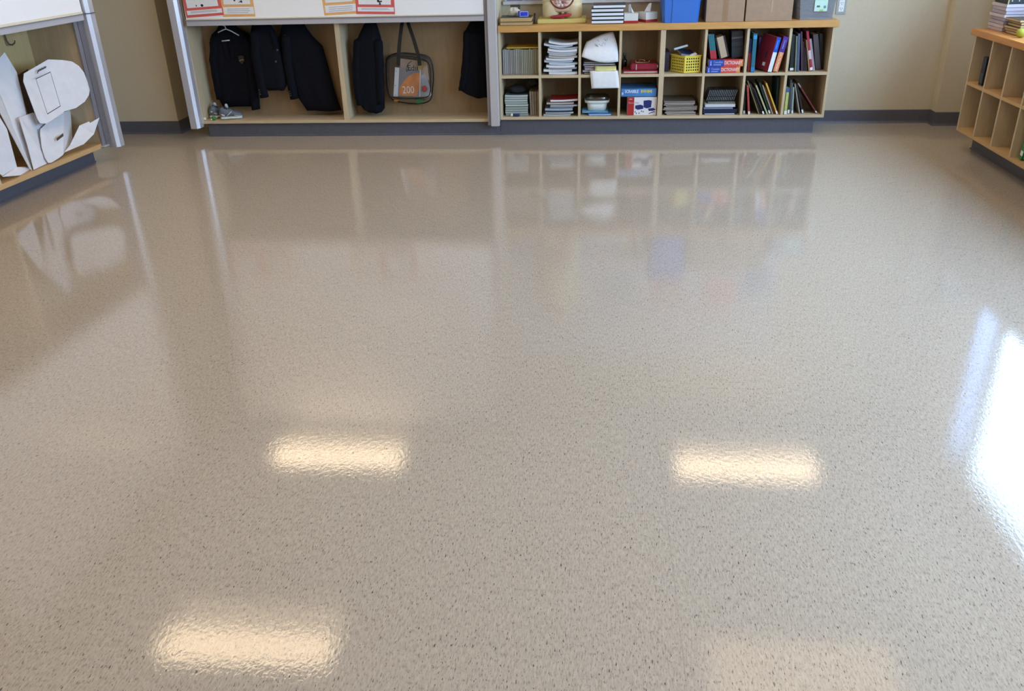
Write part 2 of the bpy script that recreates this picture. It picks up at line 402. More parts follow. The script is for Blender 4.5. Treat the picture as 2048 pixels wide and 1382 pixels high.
# sliding whiteboard over the bays
t = thing('sliding_whiteboard', 'wide white sliding board above the navy jackets', 'whiteboard', (-2.352, -0.05, 0.842))
wbw = 2.352-0.102
obj('board', BX(0, wbw, 0.012, 0.03, 0.050, 1.74), BOARD, t)
bm = bmesh.new(); box(bm, 0, wbw, 0, 0.034, 0, 0.036); obj('bottom_rail', bm, ALU, t, bevel=0.002)
obj('rail_lip', BX(0, wbw, -0.010, 0.034, 0.036, 0.043), ALU_D, t)
obj('board_edge', BX(0, wbw, 0.006, 0.03, 0.043, 0.050), CREAM, t)
obj('top_rail', BX(0, wbw, 0, 0.034, 1.74, 1.78), ALU, t)

# notices on the whiteboard
def notice(label, u0, u1, vb, sheet, tilt, H=0.30, y=-0.0395, pic=None, cap_h=0.030, grp='paper notices on the wardrobe whiteboard'):
    a, b = P(u0, vb, y), P(u1, vb, y); W = (b-a).length
    c = (a+b)/2
    t = thing('paper_notice', label, 'notice', c, (0, R(tilt), 0), grp)
    t.location.z = max(c.z, 0.897+abs(math.sin(R(tilt)))*W/2)
    obj('sheet', BX(-W/2, W/2, 0, 0.0012, 0, H), sheet, t)
    obj('caption_strip', BX(-W/2+0.012, W/2-0.006, -0.0008, 0, 0.018, 0.018+cap_h), PAPER, t)
    bm = bmesh.new()
    for k in range(2 if cap_h < 0.035 else 3):
        zz = 0.018+cap_h*(0.72-0.26*k); box(bm, -W/2+0.04, W/2-0.03-0.03*random.random(), -0.0011, -0.0008, zz-0.0018, zz+0.0018)
    obj('print_lines', bm, mat('#a3a6b6', 0.7), t)
    obj('picture', BX(-W/2+0.022, W/2-0.026, -0.0008, 0, 0.018+cap_h+0.018, H-0.02), PAPER, t)
    if pic is not None:
        random.seed(pic)
        z0 = 0.018+cap_h+0.022
        for k in range(7):
            bm = bmesh.new()
            x = -W/2+0.05+random.random()*(W-0.10); z = z0+random.random()*0.07; s = 0.004+0.008*random.random()
            prism(bm, [(x+s*(0.6+0.5*random.random())*math.cos(q*1.05), -0.0008, z+s*(0.6+0.5*random.random())*math.sin(q*1.05)) for q in range(6)], (0, -0.0004, 0))
            obj('ink_blot', bm, mat('#2b2b33', 0.7), t)
    return t
REDP = mat('#d8605c', 0.6, 0.05, 30); ORGP = mat('#e6b274', 0.6, 0.05, 30)
notice('orange mounted notice beside the leftmost red notice on the board', 446, 511, 33.5, ORGP, 0.3, y=-0.0388, pic=3, cap_h=0.050)
notice('red mounted notice nearest the left track post on the board', 373, 448, 33.0, REDP, -3.0, y=-0.0410, pic=4)
notice('orange mounted notice partly behind the right red notice on the board', 649, 716, 31.5, ORGP, -2.5, y=-0.0388, pic=None, cap_h=0.050)
notice('red mounted notice with a white caption, right of the board centre', 713, 790, 29.5, REDP, 1.5, y=-0.0410, pic=6)

# ------------------------------------------------------------------ left cabinet (turned a little), with board and cut-outs
LY = 3.527
LROT = Matrix(((math.cos(R(LY)), math.sin(R(LY)), 0), (-math.sin(R(LY)), math.cos(R(LY)), 0), (0, 0, 1)))
LO = Vector((-2.7829, -0.7077, 0))
# local frame: x = outwards (+X-ish), y = towards the back wall, z up ; s (towards camera) = -y
ez = math.radians(-LY)
def PL(u, v, off):
    """pixel to left-cabinet local point on the plane x=-off"""
    n = LROT @ Vector((1, 0, 0)); o = LO - n*off; d = ray(u, v)
    X = CAM + d*((o-CAM).dot(n)/d.dot(n)); return LROT.transposed() @ (X-LO)
t = thing('wardrobe', 'maple coat wardrobe at the left edge holding white cardboard cut-outs', 'wardrobe', LO, (0, 0, ez))
LD = 0.37
obj('side_panel', BX(-LD, 0, -0.100, -0.080, 0.111, 2.6), MAPLE, t)
obj('divider', BX(-LD+0.015, -0.002, -1.176, -1.146, 0.142, 2.6), MAPLE, t)
obj('side_panel', BX(-LD, 0, -2.26, -2.24, 0.111, 2.6), MAPLE, t)
obj('bottom_board', BX(-LD, 0, -2.24, -0.100, 0.111, 0.142), MAPLE_Y, t)
obj('back_panel', BX(-LD, -LD+0.015, -2.24, -0.100, 0.142, 2.6), mat('#c3ad7e', 0.55, 0.1, 7, stretch=(4, 4, 0.7)), t)
obj('top_board', BX(-LD, 0, -2.24, -0.100, 2.6, 2.62), MAPLE_Y, t)
pk = PL(22, 82, 0.31)
bm = bmesh.new(); hy, hz = pk.y, pk.z-0.01
tube(bm, [(-LD+0.015, hy, hz+0.06), (-LD+0.03, hy, hz+0.06), (-LD+0.03, hy, hz+0.01), (-LD+0.04, hy+0.002, hz-0.012), (-LD+0.055, hy+0.012, hz-0.016), (-LD+0.066, hy+0.024, hz-0.004), (-LD+0.067, hy+0.028, hz+0.01)], 0.0055, 7)
obj('coat_hook', bm, HOOKM, t)
bm = bmesh.new(); box(bm, -LD, -0.108, -2.24, -0.066, 0.003, 0.110)
prism(bm, [(-0.108, -2.24, 0), (-0.099, -2.24, 0), (-0.100, -2.24, 0.003), (-0.108, -2.24, 0.012)], (0, 2.174, 0))
k = obj('baseboard_left_wardrobe', bm, VINYL); struct(k); k.location = LO; k.rotation_euler = (0, 0, ez)
# post and board of the left wardrobe
pt = thing('track_post', 'aluminium track post at the end of the left wardrobe', 'track post', LO, (0, 0, ez), group='aluminium track posts of the sliding whiteboards')
prof = [(-0.005, 0.055), (0.075, 0.055), (0.075, 0.006), (0.055, -0.014), (0.024, -0.014), (0.024, -0.008), (0.018, -0.008), (0.018, -0.014), (-0.005, -0.014)]
bm = bmesh.new(); prism(bm, [(a, b, 0.095) for a, b in prof], (0, 0, 2.56)); obj('extrusion', bm, ALU, pt)
bm = bmesh.new(); box(bm, 0.001, 0.012, -0.108, -0.024, 0.112, 2.6); obj('inner_track', bm, ALU_D, pt)
bm = bmesh.new(); box(bm, 0.0125, 0.018, -0.070, -0.024, 0.112, 2.6); obj('brush_channel', bm, mat('#8d8a92', 0.4, 0.05, 40, metal=0.6), pt)
obj('end_stop', BX(-0.03, 0.03, -0.120, -0.060, 0.120, 0.128), ALU, pt)
wb = thing('sliding_whiteboard', 'bright white sliding board at the left edge above the cardboard', 'whiteboard', LO, (0, 0, ez))
obj('board', BX(0.026, 0.038, -2.2, -0.026, 1.016, 2.60), BOARD, wb)
obj('bottom_rail', BX(0.018, 0.044, -2.2, -0.026, 0.960, 0.996), ALU, wb, bevel=0.002)
obj('rail_lip', BX(0.018, 0.050, -2.2, -0.026, 0.996, 1.002), ALU_D, wb)
obj('board_edge', BX(0.022, 0.042, -2.2, -0.026, 1.002, 1.016), CREAM, wb)
bm = bmesh.new(); box(bm, 0.05, 0.082, -0.026, 0.05, 0.998, 1.003); obj('rail_end_tab', bm, mat('#55555a', 0.4, 0.1, 30, metal=0.4), wb)

CARD = mat('#dfe1ea', 0.7, 0.05, 14, 0.03); CARDB = mat('#c4b2a4', 0.75, 0.08, 14, 0.03)
def lsheet(name, label, faces, cat='cardboard', th=0.004, m=CARD):
    """folded sheet: list of polygons of (u, v, off) traced points, in the left wardrobe's frame"""
    t = thing(name, label, cat, LO, (0, 0, ez), 'white cardboard pieces in the left wardrobe')
    for k, poly in enumerate(faces):
        pts = []
        for u, v, off in poly:
            q = PL(u, v, off); q.z = max(q.z, 0.146); q.x = max(q.x, -LD+0.022); pts.append(q)
        n = Vector((0, 0, 0))
        for i in range(len(pts)):
            n += (pts[i]-pts[0]).cross(pts[(i+1) % len(pts)]-pts[0])
        n.normalize()
        if n.x < 0: n = -n
        bm = bmesh.new()
        a = [bm.verts.new(p) for p in pts]; b = [bm.verts.new(p-n*th) for p in pts]
        fa = bm.faces.new(a); fb = bm.faces.new(b[::-1]); N = len(a)
        bmesh.ops.triangulate(bm, faces=[fa, fb])
        for i in range(N): bm.faces.new((a[i], a[(i+1) % N], b[(i+1) % N], b[i]))
        obj('panel' if k == 0 else 'flap', bm, m, t)
    return t
def arc_pts(pts, off0, off1):
    n = len(pts); return [(u, v, off0+(off1-off0)*i/(n-1)) for i, (u, v) in enumerate(pts)]
# rounded head shape with a folded left panel
hd = lsheet('cardboard_cutout', 'white cardboard cut-out with a large rounded lobe and printed rectangle', [
    [(96, 119, .08), (126, 226, .04), (128, 223, .04), (152, 216, .01), (170, 203, -.01), (178, 190, -.02), (179.5, 180, -.02), (174, 160, -.02), (168, 145, -.01), (158, 132, .0), (144, 123, .02), (125, 120, .05)],
    [(96, 119, .08), (48, 147, .13), (47, 163, .127), (75, 238, .072), (80, 246, .065), (93, 247.5, .053), (126, 226, .04)]])
def hoff(u, v):
    # depth of the folded left panel below a traced point
    return .08+(u-96)*-.00153+(v-119)*-.00083
bm = bmesh.new()
def lquad(bm, a, b, c, d, lift=0.003):
    pts = [PL(*q)+Vector((lift, 0, 0)) for q in (a, b, c, d)]; prism(bm, pts, (-0.001, 0, 0))
def lline(bm, a, b, w):
    p, q = PL(*a), PL(*b); d = (q-p).normalized(); n = d.cross(Vector((1, 0, 0))).normalized()*w/2
    prism(bm, [p+n+Vector((.004, 0, 0)), q+n+Vector((.004, 0, 0)), q-n+Vector((.004, 0, 0)), p-n+Vector((.004, 0, 0))], (-0.002, 0, 0))
for a, b in (((71, 158), (100, 144)), ((94, 228), (120, 212))): lline(bm, (*a, hoff(*a)-.006), (*b, hoff(*b)-.006), 0.004)
for a, b in (((71, 158), (94, 228)), ((100, 144), (120, 212))): lline(bm, (*a, hoff(*a)-.006), (*b, hoff(*b)-.006), 0.0015)
obj('printed_outline', bm, mat('#3a3d52', 0.7), hd)
bm = bmesh.new()
for k in range(7):
    u = 74+k*2.6; v = 143-k*1.35; lline(bm, (u, v+(4 if k == 0 else 1.5), hoff(u, v)-.006), (u+1.6, v-2.2-(k % 2), hoff(u, v)-.006), 0.006)
obj('printed_mark', bm, mat('#3a3d52', 0.7), hd)
lsheet('cardboard_cutout', 'white cardboard sheet with rounded edge and a small slot, standing lowest on the shelf', [
    [(93, 247, .11), (128, 224, .13), (126, 310, .03), (118, 316, .02), (104, 327, .012), (97, 326, .012), (90, 315, .02), (84, 295, .05), (81, 270, .08), (81, 258, .09)],
    [(128, 224, .13), (141, 220, .19), (145, 280, .12), (126, 310, .03)]])
bm = bmesh.new(); lquad(bm, (110, 277, .055), (123, 266, .055), (124, 272, .055), (111, 282, .055), 0.012)
sl = obj('slot', bm, mat('#51402f', 0.7), bpy.data.objects['cardboard_cutout.001'])
lsheet('cardboard_sheet', 'upright white cardboard rectangle behind the rounded slotted sheet', [
    [(38, 235, .10), (66, 225, .16), (92, 247, .15), (82, 258, .12), (82, 280, .10), (88, 310, .05), (98, 328, .03), (69, 343, .012), (55, 290, .05)]])
lsheet('cardboard_sheet', 'torn white cardboard flap leaning beside the track post', [
    [(128, 305, .03), (140, 290, .04), (159, 251, .05), (178, 243, .004), (180, 246, .004), (199, 235, -.035), (188, 268, -.02), (168, 288, .0)]])
lsheet('cardboard_sheet', 'tall pale cardboard panel slanting from upper left down to the shelf', [
    [(-8, 125, .20), (9, 104, .21), (34, 145, .20), (52, 225, .16), (66, 345, .04), (58, 335, .05), (0, 188, .18)]])
lsheet('cardboard_sheet', 'thin grey-white cardboard panel slanting below the tall pale one', [
    [(-8, 170, .16), (0, 192, .155), (20, 240, .11), (66, 346, .015), (60, 338, .02), (0, 225, .12), (-8, 210, .12)]], m=mat('#c9c9d0', .7, .05, 14))
lsheet('cardboard_tray', 'white cardboard piece folded into an L at the left picture edge', [
    [(-8, 222, .09), (14, 258, .09), (34, 334, .07), (5, 352, .03), (-8, 340, .03)],
    [(34, 334, .07), (62, 336, .09), (63, 340, .05), (42, 352, .015), (5, 353, .012)]])
bm = bmesh.new(); lline(bm, (-2, 284, .075), (3, 306, .065), 0.014); obj('slot', bm, BLACK, bpy.data.objects['cardboard_tray'])
lsheet('cardboard_sheet', 'dark brown corrugated card standing behind the white pieces', [
    [(36, 150, .30), (56, 138, .31), (70, 240, .25), (62, 250, .25)]], m=mat('#5a4638', .8, .15, 30))

# ------------------------------------------------------------------ books and papers
cA = lambda x, y: (1480+x/10.779, 50+y/10.779)      # zoomed reading windows of the photograph
cB = lambda x, y: (1480+x/10.779, 140+y/10.779)
cC = lambda x, y: (1150+x/11.378, 60+y/11.378)
cE = lambda x, y: (1150+x/11.378, 150+y/11.378)
cD = lambda x, y: (1320+x/11.378, 60+y/11.378)
cI = lambda x, y: (1320+x/11.378, 150+y/11.378)
cF = lambda x, y: (1000+x/12.8, 60+y/12.8)
cG = lambda x, y: (1000+x/12.8, 150+y/12.8)
PAGE = mat('#d8d2c4', 0.8, 0.12, 60, 0.05, stretch=(0.3, 0.3, 9)); PAGEV = mat('#d8d2c4', 0.8, 0.12, 60, 0.05, stretch=(9, 0.3, 0.3))
LABEL = mat('#e8ebef', 0.6, 0.03, 20)
def book(label, th, h, d, cm, loc, rot=None, cat='book', group=None, name='book', fore=False, bands=(), hard=0.0022, pages=None, texts=()):
    """upright frame: x thickness (centred), y from the front face back, z up; fore=True shows the page edges in front"""
    t = thing(name, label, cat, loc, rot, group)
    pm = pages or PAGEV
    e = min(hard, th*0.25); bm = bmesh.new()
    if not fore:
        box(bm, -th/2, -th/2+e, 0, d, 0, h); box(bm, th/2-e, th/2, 0, d, 0, h); box(bm, -th/2+e, th/2-e, 0, e, 0, h)
        obj('pages', BX(-th/2+e, th/2-e, e, d-0.003, 0.002, h-0.003), pm, t)
    else:
        box(bm, -th/2, -th/2+e, 0, d, 0, h); box(bm, th/2-e, th/2, 0, d, 0, h); box(bm, -th/2+e, th/2-e, d-e, d, 0, h)
        obj('pages', BX(-th/2+e, th/2-e, 0.0015, d-e, 0.001, h-0.002), pm, t)
    obj('cover', bm, cm, t)
    for (n, z0, z1, m_) in bands:
        obj(n, BX(-th/2-0.0003, th/2+0.0003, -0.0006, 0.0, z0*h, z1*h), m_, t)
    for (txt, size, zc, sx, m_) in texts:           # running up the spine
        M = Matrix.Translation((0, -0.0009, zc*h)) @ Matrix.Rotation(R(90), 4, 'Y') @ FRONT
        obj('lettering', text_bm(txt, size, M, 0.0003, sx), m_, t)
    return t
PREV = {}
def lean(label, pb, pt, wpx, Y, cm, zf, d=0.20, k=270.0, **kw):
    """book from its front edge's traced foot and top"""
    a, b = P(*pb, Y), P(*pt, Y)
    dx, dz = b.x-a.x, b.z-a.z; ang = math.atan2(dx, dz); h = math.hypot(dx, dz); th = wpx/k
    lo_, hi_ = min(0, dx)-th/2, max(0, dx)+th/2           # keep the book inside its cell
    a.x = min(max(a.x, x0+.002-lo_), x1-.002-hi_) if hi_-lo_ < x1-x0-.006 else a.x
    key = (round(x0, 3), round(zf, 3)); pv = PREV.get(key)
    if pv:                                                # neighbours touch, they do not cut into each other
        px_, pa, pth, ph = pv; hm = min(h*math.cos(ang), ph*math.cos(pa))
        gap = min(a.x+q_*math.tan(ang)-px_-q_*math.tan(pa) for q_ in (.004, hm))-(th+pth)/2-.0006
        if gap < 0:
            cut = min(-gap, th*.45); th -= cut; a.x += cut/2; gap += cut
            if gap < 0: a.x += min(-gap, .009)
    PREV[key] = (a.x, ang, th, h)
    z = zf+0.001+abs(math.sin(ang))*th/2
    return book(label, th*max(0.5, math.cos(ang)), h, d, cm, (a.x, Y, z), (0, ang, 0), **kw)
def C(c, rough=0.5, **k): return mat(c, rough, 0.10, 40, 0.02, **k)

# --- right-hand upper cell of the cubbies: standing books
x0, x1, zf, zc = cell(7, True)
g = 'standing books in the upper cell nearest the outlet'
rows = [('black-green', (1120, 930), (1172, 150), 7.0, '#16221f', .05), ('thin grey-green', (1207, 930), (1240, 165), 3.0, '#7c877c', .035), ('slate blue', (1255, 930), (1285, 110), 4.6, '#4a5878', .03),
        ('thin plum', (1345, 920), (1338, 70), 2.6, '#58404e', .05), ('dark maroon', (1392, 920), (1372, 290), 3.6, '#3a1822', .055), ('dusky violet', (1437, 925), (1418, 420), 3.2, '#41384c', .05),
        ('thin tan', (1490, 930), (1428, 250), 1.8, '#c8a878', .025), ('bright red', (1548, 930), (1462, 70), 4.6, '#a02438', .04), ('pale pink', (1605, 905), (1528, 220), 4.4, '#a8949c', .05),
        ('thick charcoal', (1695, 890), (1640, 130), 9.6, '#554c50', .09), ('thick black', (1800, 850), (1795, 90), 8.0, '#15151c', .12)]
for i, (n, b, t_, wd, c, Y) in enumerate(rows):
    bands = [('spine_label', 0.02, 0.09, LABEL)] if i in (0, 7) else []
    if i == 7: bands.append(('white_print', 0.30, 0.52, mat('#d8c4c8', .6)))
    lean('%s book, %s from the left in the top cell by the outlet' % (n, NTH[i]), cA(*b), cA(*t_), wd, Y, C(c), zf, d=0.2 if i < 9 else 0.15, group=g, bands=bands)
# --- dictionaries cell
x0, x1, zf, zc = cell(6, True)
TEAL = C('#1d6a80'); DBLUE = C('#1f2f78'); DRED = C('#b3303a')
RSP = mat('#d8564c', 0.35, 0.25, 5, 0, stretch=(1, 1, 1)); BSP = C('#2a46a8', 0.35); WSP = C('#e6e9ea', 0.3); VSP = C('#4c2a8c', 0.35); BSP2 = C('#2257c0', 0.35); ORSP = mat('#e08850', .35, .1, 20)
lean('red and blue dictionary squeezed at the left behind the teal book', cA(196, 930), cA(238, 230), 5.0, 0.05, C('#8c2a34'), zf, bands=[('blue_spine_half', .58, 1, DBLUE), ('red_spine_half', 0, .58, DRED)], group='dictionaries in the cubbies')
lean('tall teal book standing beside the leaning dictionaries', cA(268, 945), cA(335, 110), 8.6, 0.02, TEAL, zf, bands=[('spine_mark', .86, .96, C('#3d9ad0')), ('spine_foot', 0.02, .14, C('#2a78b8'))])
lean('blue and red dictionary standing behind the big red cover', cA(418, 900), cA(462, 205), 6.5, 0.16, C('#8c2a34'), zf, d=.15, bands=[('blue_spine_half', .55, 1, DBLUE), ('red_spine_half', 0, .55, DRED)], group='dictionaries in the cubbies')
WT = mat('#f0f0f4', .5, .02, 10); LB = mat('#9cc0f0', .5, .05, 10)
# two leaning dictionaries, turned to show the red cover
def dictionary_leaning(label, pb, pt, wpx, Y, yaw, low, up, txtm, split, d):
    a, b = P(*pb, Y), P(*pt, Y); ang = math.atan2(b.x-a.x, b.z-a.z); h = math.hypot(b.x-a.x, b.z-a.z); th = wpx/270*math.cos(ang)
    M = Matrix.Rotation(ang, 3, 'Y') @ Matrix.Rotation(R(yaw), 3, 'Z')
    t = book(label, th, h, d, C('#8e1f2a', .35), (a.x, Y, zf+0.002+th/2*abs(math.sin(ang))), M, cat='dictionary', name='dictionary', group='dictionaries in the cubbies',
             bands=[('lower_spine', 0, split, low), ('upper_spine', split, 1, up)])
    MM = Matrix.Translation((0, -0.0012, (split+1)/2*h)) @ Matrix.Rotation(R(90), 4, 'Y') @ FRONT
    obj('spine_lettering', text_bm('Canadian', 0.017, MM, .0003), LB, t)
    if txtm:
        MM = Matrix.Translation((0, -0.0012, split*h*0.52)) @ Matrix.Rotation(R(90), 4, 'Y') @ FRONT
        obj('spine_title', text_bm('DICTIONARY', 0.023, MM, .0003, sx=0.95), txtm, t)
    return t, th, h
dt, th, h = dictionary_leaning('leaning dictionary showing its dark red cover and white lower spine', cA(640, 990), cA(850, 245), 9.6, 0.004, 26, WSP, BSP2, None, .57, .17)
obj('cover_sticker', BX(-th/2-0.0012, -th/2, .055, .085, .03, .055), LABEL, dt)
obj('cover_emblem', BX(-th/2-0.0012, -th/2, .06, .075, .085, .13), C('#3a2a30'), dt)
dictionary_leaning('leaning dictionary with purple top spine and DICTIONARY on orange-red', cA(762, 990), cA(1003, 235), 10.0, 0.004, 5, ORSP, VSP, WT, .56, .19)
# --- lying dictionaries and the books on them
x0, x1, zf, zc = cell(5, True)
def lying(label, ua, ub, v, th, d, cm, z, Y, name='book', cat='book', group=None, fore=False, bands=(), rotz=0.0, pages=None, hard=0.0022, tiltx=0.0):
    a, b = P(*ua, Y), P(*ub, Y); h = (b-a).length
    # upright book frame laid on its side: local z -> world +x, local x(thickness) -> world up
    M = Matrix.Rotation(R(rotz), 3, 'Z') @ Matrix.Rotation(R(tiltx), 3, 'Y') @ Matrix(((0, 0, 1), (0, 1, 0), (-1, 0, 0)))
    return book(label, th, h, d, cm, (a.x, Y, z+th/2), M, cat=cat, group=group, fore=fore, bands=bands, name=name, pages=pages or PAGE, hard=hard), th, h
def dict_flat(label, ua, ub, split, z, Y, th):
    (t, th, h) = lying(label, ua, ub, 0, th, 0.2, C('#8e1f2a'), z, Y, name='dictionary', cat='dictionary', group='dictionaries in the cubbies',
                       bands=[('blue_spine', 0, split, BSP), ('red_spine', split, .88, mat('#d85045', .35, .15, 6)), ('orange_spine', .88, 1, ORSP)])
    L2 = Matrix(((0, 0, -1, 0), (0, 1, 0, 0), (1, 0, 0, 0), (0, 0, 0, 1)))   # world-lying -> book frame
    def put(n, txt, size, f0, f1, dz, m_):
        flat = text_bm(txt, size, Matrix(), .0003); xs_ = [v.co.x for v in flat.verts]; sx = (f1-f0)*h/(max(xs_)-min(xs_))
        M = Matrix.Translation((-dz, -0.0012, (f0+f1)/2*h)) @ L2 @ FRONT @ Matrix.Diagonal((sx, 1, 1, 1)) @ Matrix.Translation((-(max(xs_)+min(xs_))/2, 0, 0))
        bmesh.ops.transform(flat, matrix=M, verts=flat.verts); obj(n, flat, m_, t)
    put('spine_title', 'DICTIONARY', th*.72, split+.02, .965, 0, WT)
    put('spine_lettering', 'Canadian', th*.50, .135, split-.035, th*.14, LB)
    bm = bmesh.new(); box(bm, th*.20, th*.30, -0.0012, -0.0006, h*.14, h*(split-.08)); obj('spine_subline', bm, LB, t)
    bm = bmesh.new()
    prism(bm, [(-th*.32, -0.0006, h*.045), (-th*.30, -0.0006, h*.075), (th*.05, -0.0006, h*.068), (th*.34, -0.0006, h*.085), (th*.34, -0.0006, h*.042), (th*.0, -0.0006, h*.05)], (0, -0.0006, 0)); obj('spine_figure', bm, mat('#a8c4f8', .5), t)
    return t
dict_flat('lower of the two dictionaries lying flat with DICTIONARY on the spine', cD(1065, 900), cD(1822, 900), .42, zf+.001, .006, .0445)
dict_flat('upper of the two dictionaries lying flat with DICTIONARY on the spine', cD(1112, 740), cD(1897, 740), .44, zf+.0465, .012, .0475)
zz = zf+.0945
for i in range(3):
    lean('teal and red paperback, %s of three leaning left on the flat dictionaries' % NTH[i], cD(1178+i*46, 655), cD(1118+i*46, 92), 3.6, 0.035, C('#8c2a34'), zz, d=.15,
         bands=[('teal_spine', .35, 1, C('#1f6f7c')), ('red_spine', 0, .35, C('#b8303c'))], group='teal and red paperbacks on the dictionaries', cat='paperback', name='paperback')
lean('thick beige page block of a black book leaning beside the teal paperbacks', cD(1452, 640), cD(1350, 165), 22.0, 0.03, C('#1e1d22'), zz, d=.15, fore=True, pages=mat('#c2ab90', .8, .12, 60, stretch=(9, .3, .3)), hard=.012)
tb = lean('tall black book with pale spine lettering at the right of its cell', cD(1760, 635), cD(1760, 45), 22.0, 0.07, C('#12131d'), zz, d=.13, bands=[('round_logo', .74, .80, C('#5a4a50')), ('spine_block', .45, .60, C('#2a2a30')), ('spine_print', .06, .38, C('#23252e'))])
# --- lower cells at the right: leaning library books
x0, x1, zf, zc = cell(7, False)
rows = [('yellow-green and blue', (980, 920), (1042, 350), 5.4, '#b8c070', .02), ('dark grey', (1045, 930), (1108, 200), 3.6, '#3a4340', .04), ('medium grey', (1092, 915), (1128, 260), 2.6, '#6f7672', .05),
        ('light grey', (1130, 900), (1164, 330), 2.8, '#9aa8a8', .045), ('thin tan slanting', (1290, 920), (1190, 285), 2.2, '#a09488', .04), ('black slanting', (1355, 925), (1225, 300), 3.2, '#16181f', .05), ('dark red steeply leaning', (1655, 905), (1250, 255), 3.8, '#6e252c', .04)]
for i, (n, b, t_, wd, c, Y) in enumerate(rows):
    bands = []
    if i == 0: bands = [('blue_band', .84, 1, C('#4060a8')), ('spine_label', .01, .13, LABEL)]
    if i in (1, 3, 5): bands = [('spine_label', .01, .12, LABEL)]
    if i == 6: bands = [('spine_label', .01, .07, LABEL), ('spine_head', .86, .99, C('#a08884'))]
    lean('%s book, %s from the left in the bottom row end cell' % (n, NTH[i]), cB(*b), cB(*t_), wd, Y, C(c), zf, group='books in the bottom cell nearest the outlet', bands=bands, d=.19)
x0, x1, zf, zc = cell(6, False)
rows = [('black with white label', (88, 940), (115, 310), 3.6, '#17171c', .05), ('brick red with white label', (168, 930), (140, 300), 6.2, '#a8443e', .02), ('thin olive slanting', (412, 930), (168, 215), 2.4, '#6a7048', .03),
        ('dark maroon slanting', (452, 920), (228, 290), 3.6, '#3c1c1c', .045), ('black slanting with label', (508, 940), (305, 400), 3.8, '#141416', .025), ('pale yellow-green slanting', (590, 945), (350, 325), 3.2, '#b0b48a', .02),
        ('dark green slanting', (645, 940), (425, 280), 3.6, '#1c3424', .04), ('grey-tan slanting', (706, 930), (492, 315), 2.8, '#9a8c7c', .03), ('brown slanting', (752, 930), (545, 380), 3.6, '#86501f', .045),
        ('yellow slanting', (800, 958), (562, 290), 3.6, '#d8a83c', .02), ('dark blue upright', (826, 880), (868, 150), 4.6, '#1b4262', .12)]
for i, (n, b, t_, wd, c, Y) in enumerate(rows):
    bands = [('spine_label', .005, .11, LABEL)] if i in (0, 1, 4, 6, 9) else []
    lean('%s book, %s from the left in the second last bottom cell' % (n, NTH[i]), cB(*b), cB(*t_), wd, Y, C(c), zf, group='leaning library books in the bottom row', bands=bands, d=.19)
# --- bottom cell with booklets on a pile
x0, x1, zf, zc = cell(5, False)
z = zf+.001
def flat_pile(spec, cr, z, grp, lab, fore=True, d=.21, Y=.03):
    """spec from the bottom up: (x left, x right, thickness m, colour, description)"""
    for i, (xa, xb, th, c, n, pg) in enumerate(spec):
        lying(lab % n, cr(xa, 900), cr(xb, 900), 0, th, d, C(c), z, Y+.004*math.sin(i*2.3), group=grp, fore=fore, name='book', hard=.0012, pages=mat(pg, .8, .1, 60, stretch=(.3, .3, 9)))
        z += th+.0006
    return z
z = flat_pile([(1010, 1700, .010, '#20243a', 'thin white-edged book lowest', '#c8ccd8'), (972, 1752, .030, '#1a2038', 'thick navy book second', '#202642'), (985, 1650, .014, '#5a6482', 'grey-blue book third', '#78829c')], cI, z, 'books piled under the black booklets', '%s in the pile under the black booklets')
lying('white-edged hardback tilted on top of the pile under the black booklets', cI(1025, 760), cI(1712, 760), 0, .022, .20, C('#b9bab4'), z, .03, fore=True, group='books piled under the black booklets', pages=mat('#d4d6da', .8, .08, 60, stretch=(.3, .3, 9)))
z += .023
lying('photo-covered grey book lying directly beneath the black booklets', cI(1090, 700), cI(1700, 700), 0, .012, .16, C('#77776c'), z, .05, fore=False, group='books piled under the black booklets')
z += .0125
a0, b0 = P(*cI(1070, 510), .06), P(*cI(1160, 255), .06); ang = math.atan2(b0.x-a0.x, b0.z-a0.z)
for i in range(16):
    xx = a0.x + i*(40/11.378/268)
    hh = .085
    if xx+hh*math.sin(ang) > x1-.012: break
    book('black booklet, %s from the left in the slanting row on the pile' % NTH[i], .0105, hh, .12, C('#17181b', .35), (xx, .065, z+.004), (0, ang, 0), cat='booklet', name='booklet', group='row of black booklets',
         bands=[('pale_spine_stripe', .04, .97, BLACK)], fore=False)
    bm = bmesh.new(); box(bm, -.0013, .0013, -.0012, -.0006, .06*hh, .34*hh); box(bm, -.0013, .0013, -.0012, -.0006, .42*hh, .95*hh)
    o = obj('spine_print', bm, mat('#8e979b', .5), bpy.data.objects['booklet' if i == 0 else 'booklet.%03d' % i])

# --- soft, sagging magazines
def magazine(label, xa, xb, z, th, d, Y, cm, pm, sag=0.0, tilt=0.0, group=None, name='magazine', cat='magazine'):
    t = thing(name, label, cat, ((xa+xb)/2, Y, z), None, group); W = xb-xa
    def off(x): return sag*((2*x/W)**2) + tilt*(x/W+.5)*W
    bm = bmesh.new(); nseg = 8
    def slab(bm, z0, z1, y0, y1, xm):
        loft_rings = []
        for i in range(nseg+1):
            x = -W/2*xm+W*xm*i/nseg; o_ = off(x)
            loft_rings.append([(x, y0, z0+o_), (x, y1, z0+o_), (x, y1, z1+o_), (x, y0, z1+o_)])
        loft(bm, [[Vector(p) for p in r] for r in loft_rings])
    e = min(.0012, th*.15)
    slab(bm, e, th-e, 0.001, d-.001, .995); obj('pages', bm, pm, t)
    bm = bmesh.new(); slab(bm, 0, e, 0, d, 1); obj('back_cover', bm, cm, t)
    bm = bmesh.new(); slab(bm, th-e, th, 0, d, 1); obj('front_cover', bm, cm, t)
    return t
x0, x1, zf, zc = cell(1, True)
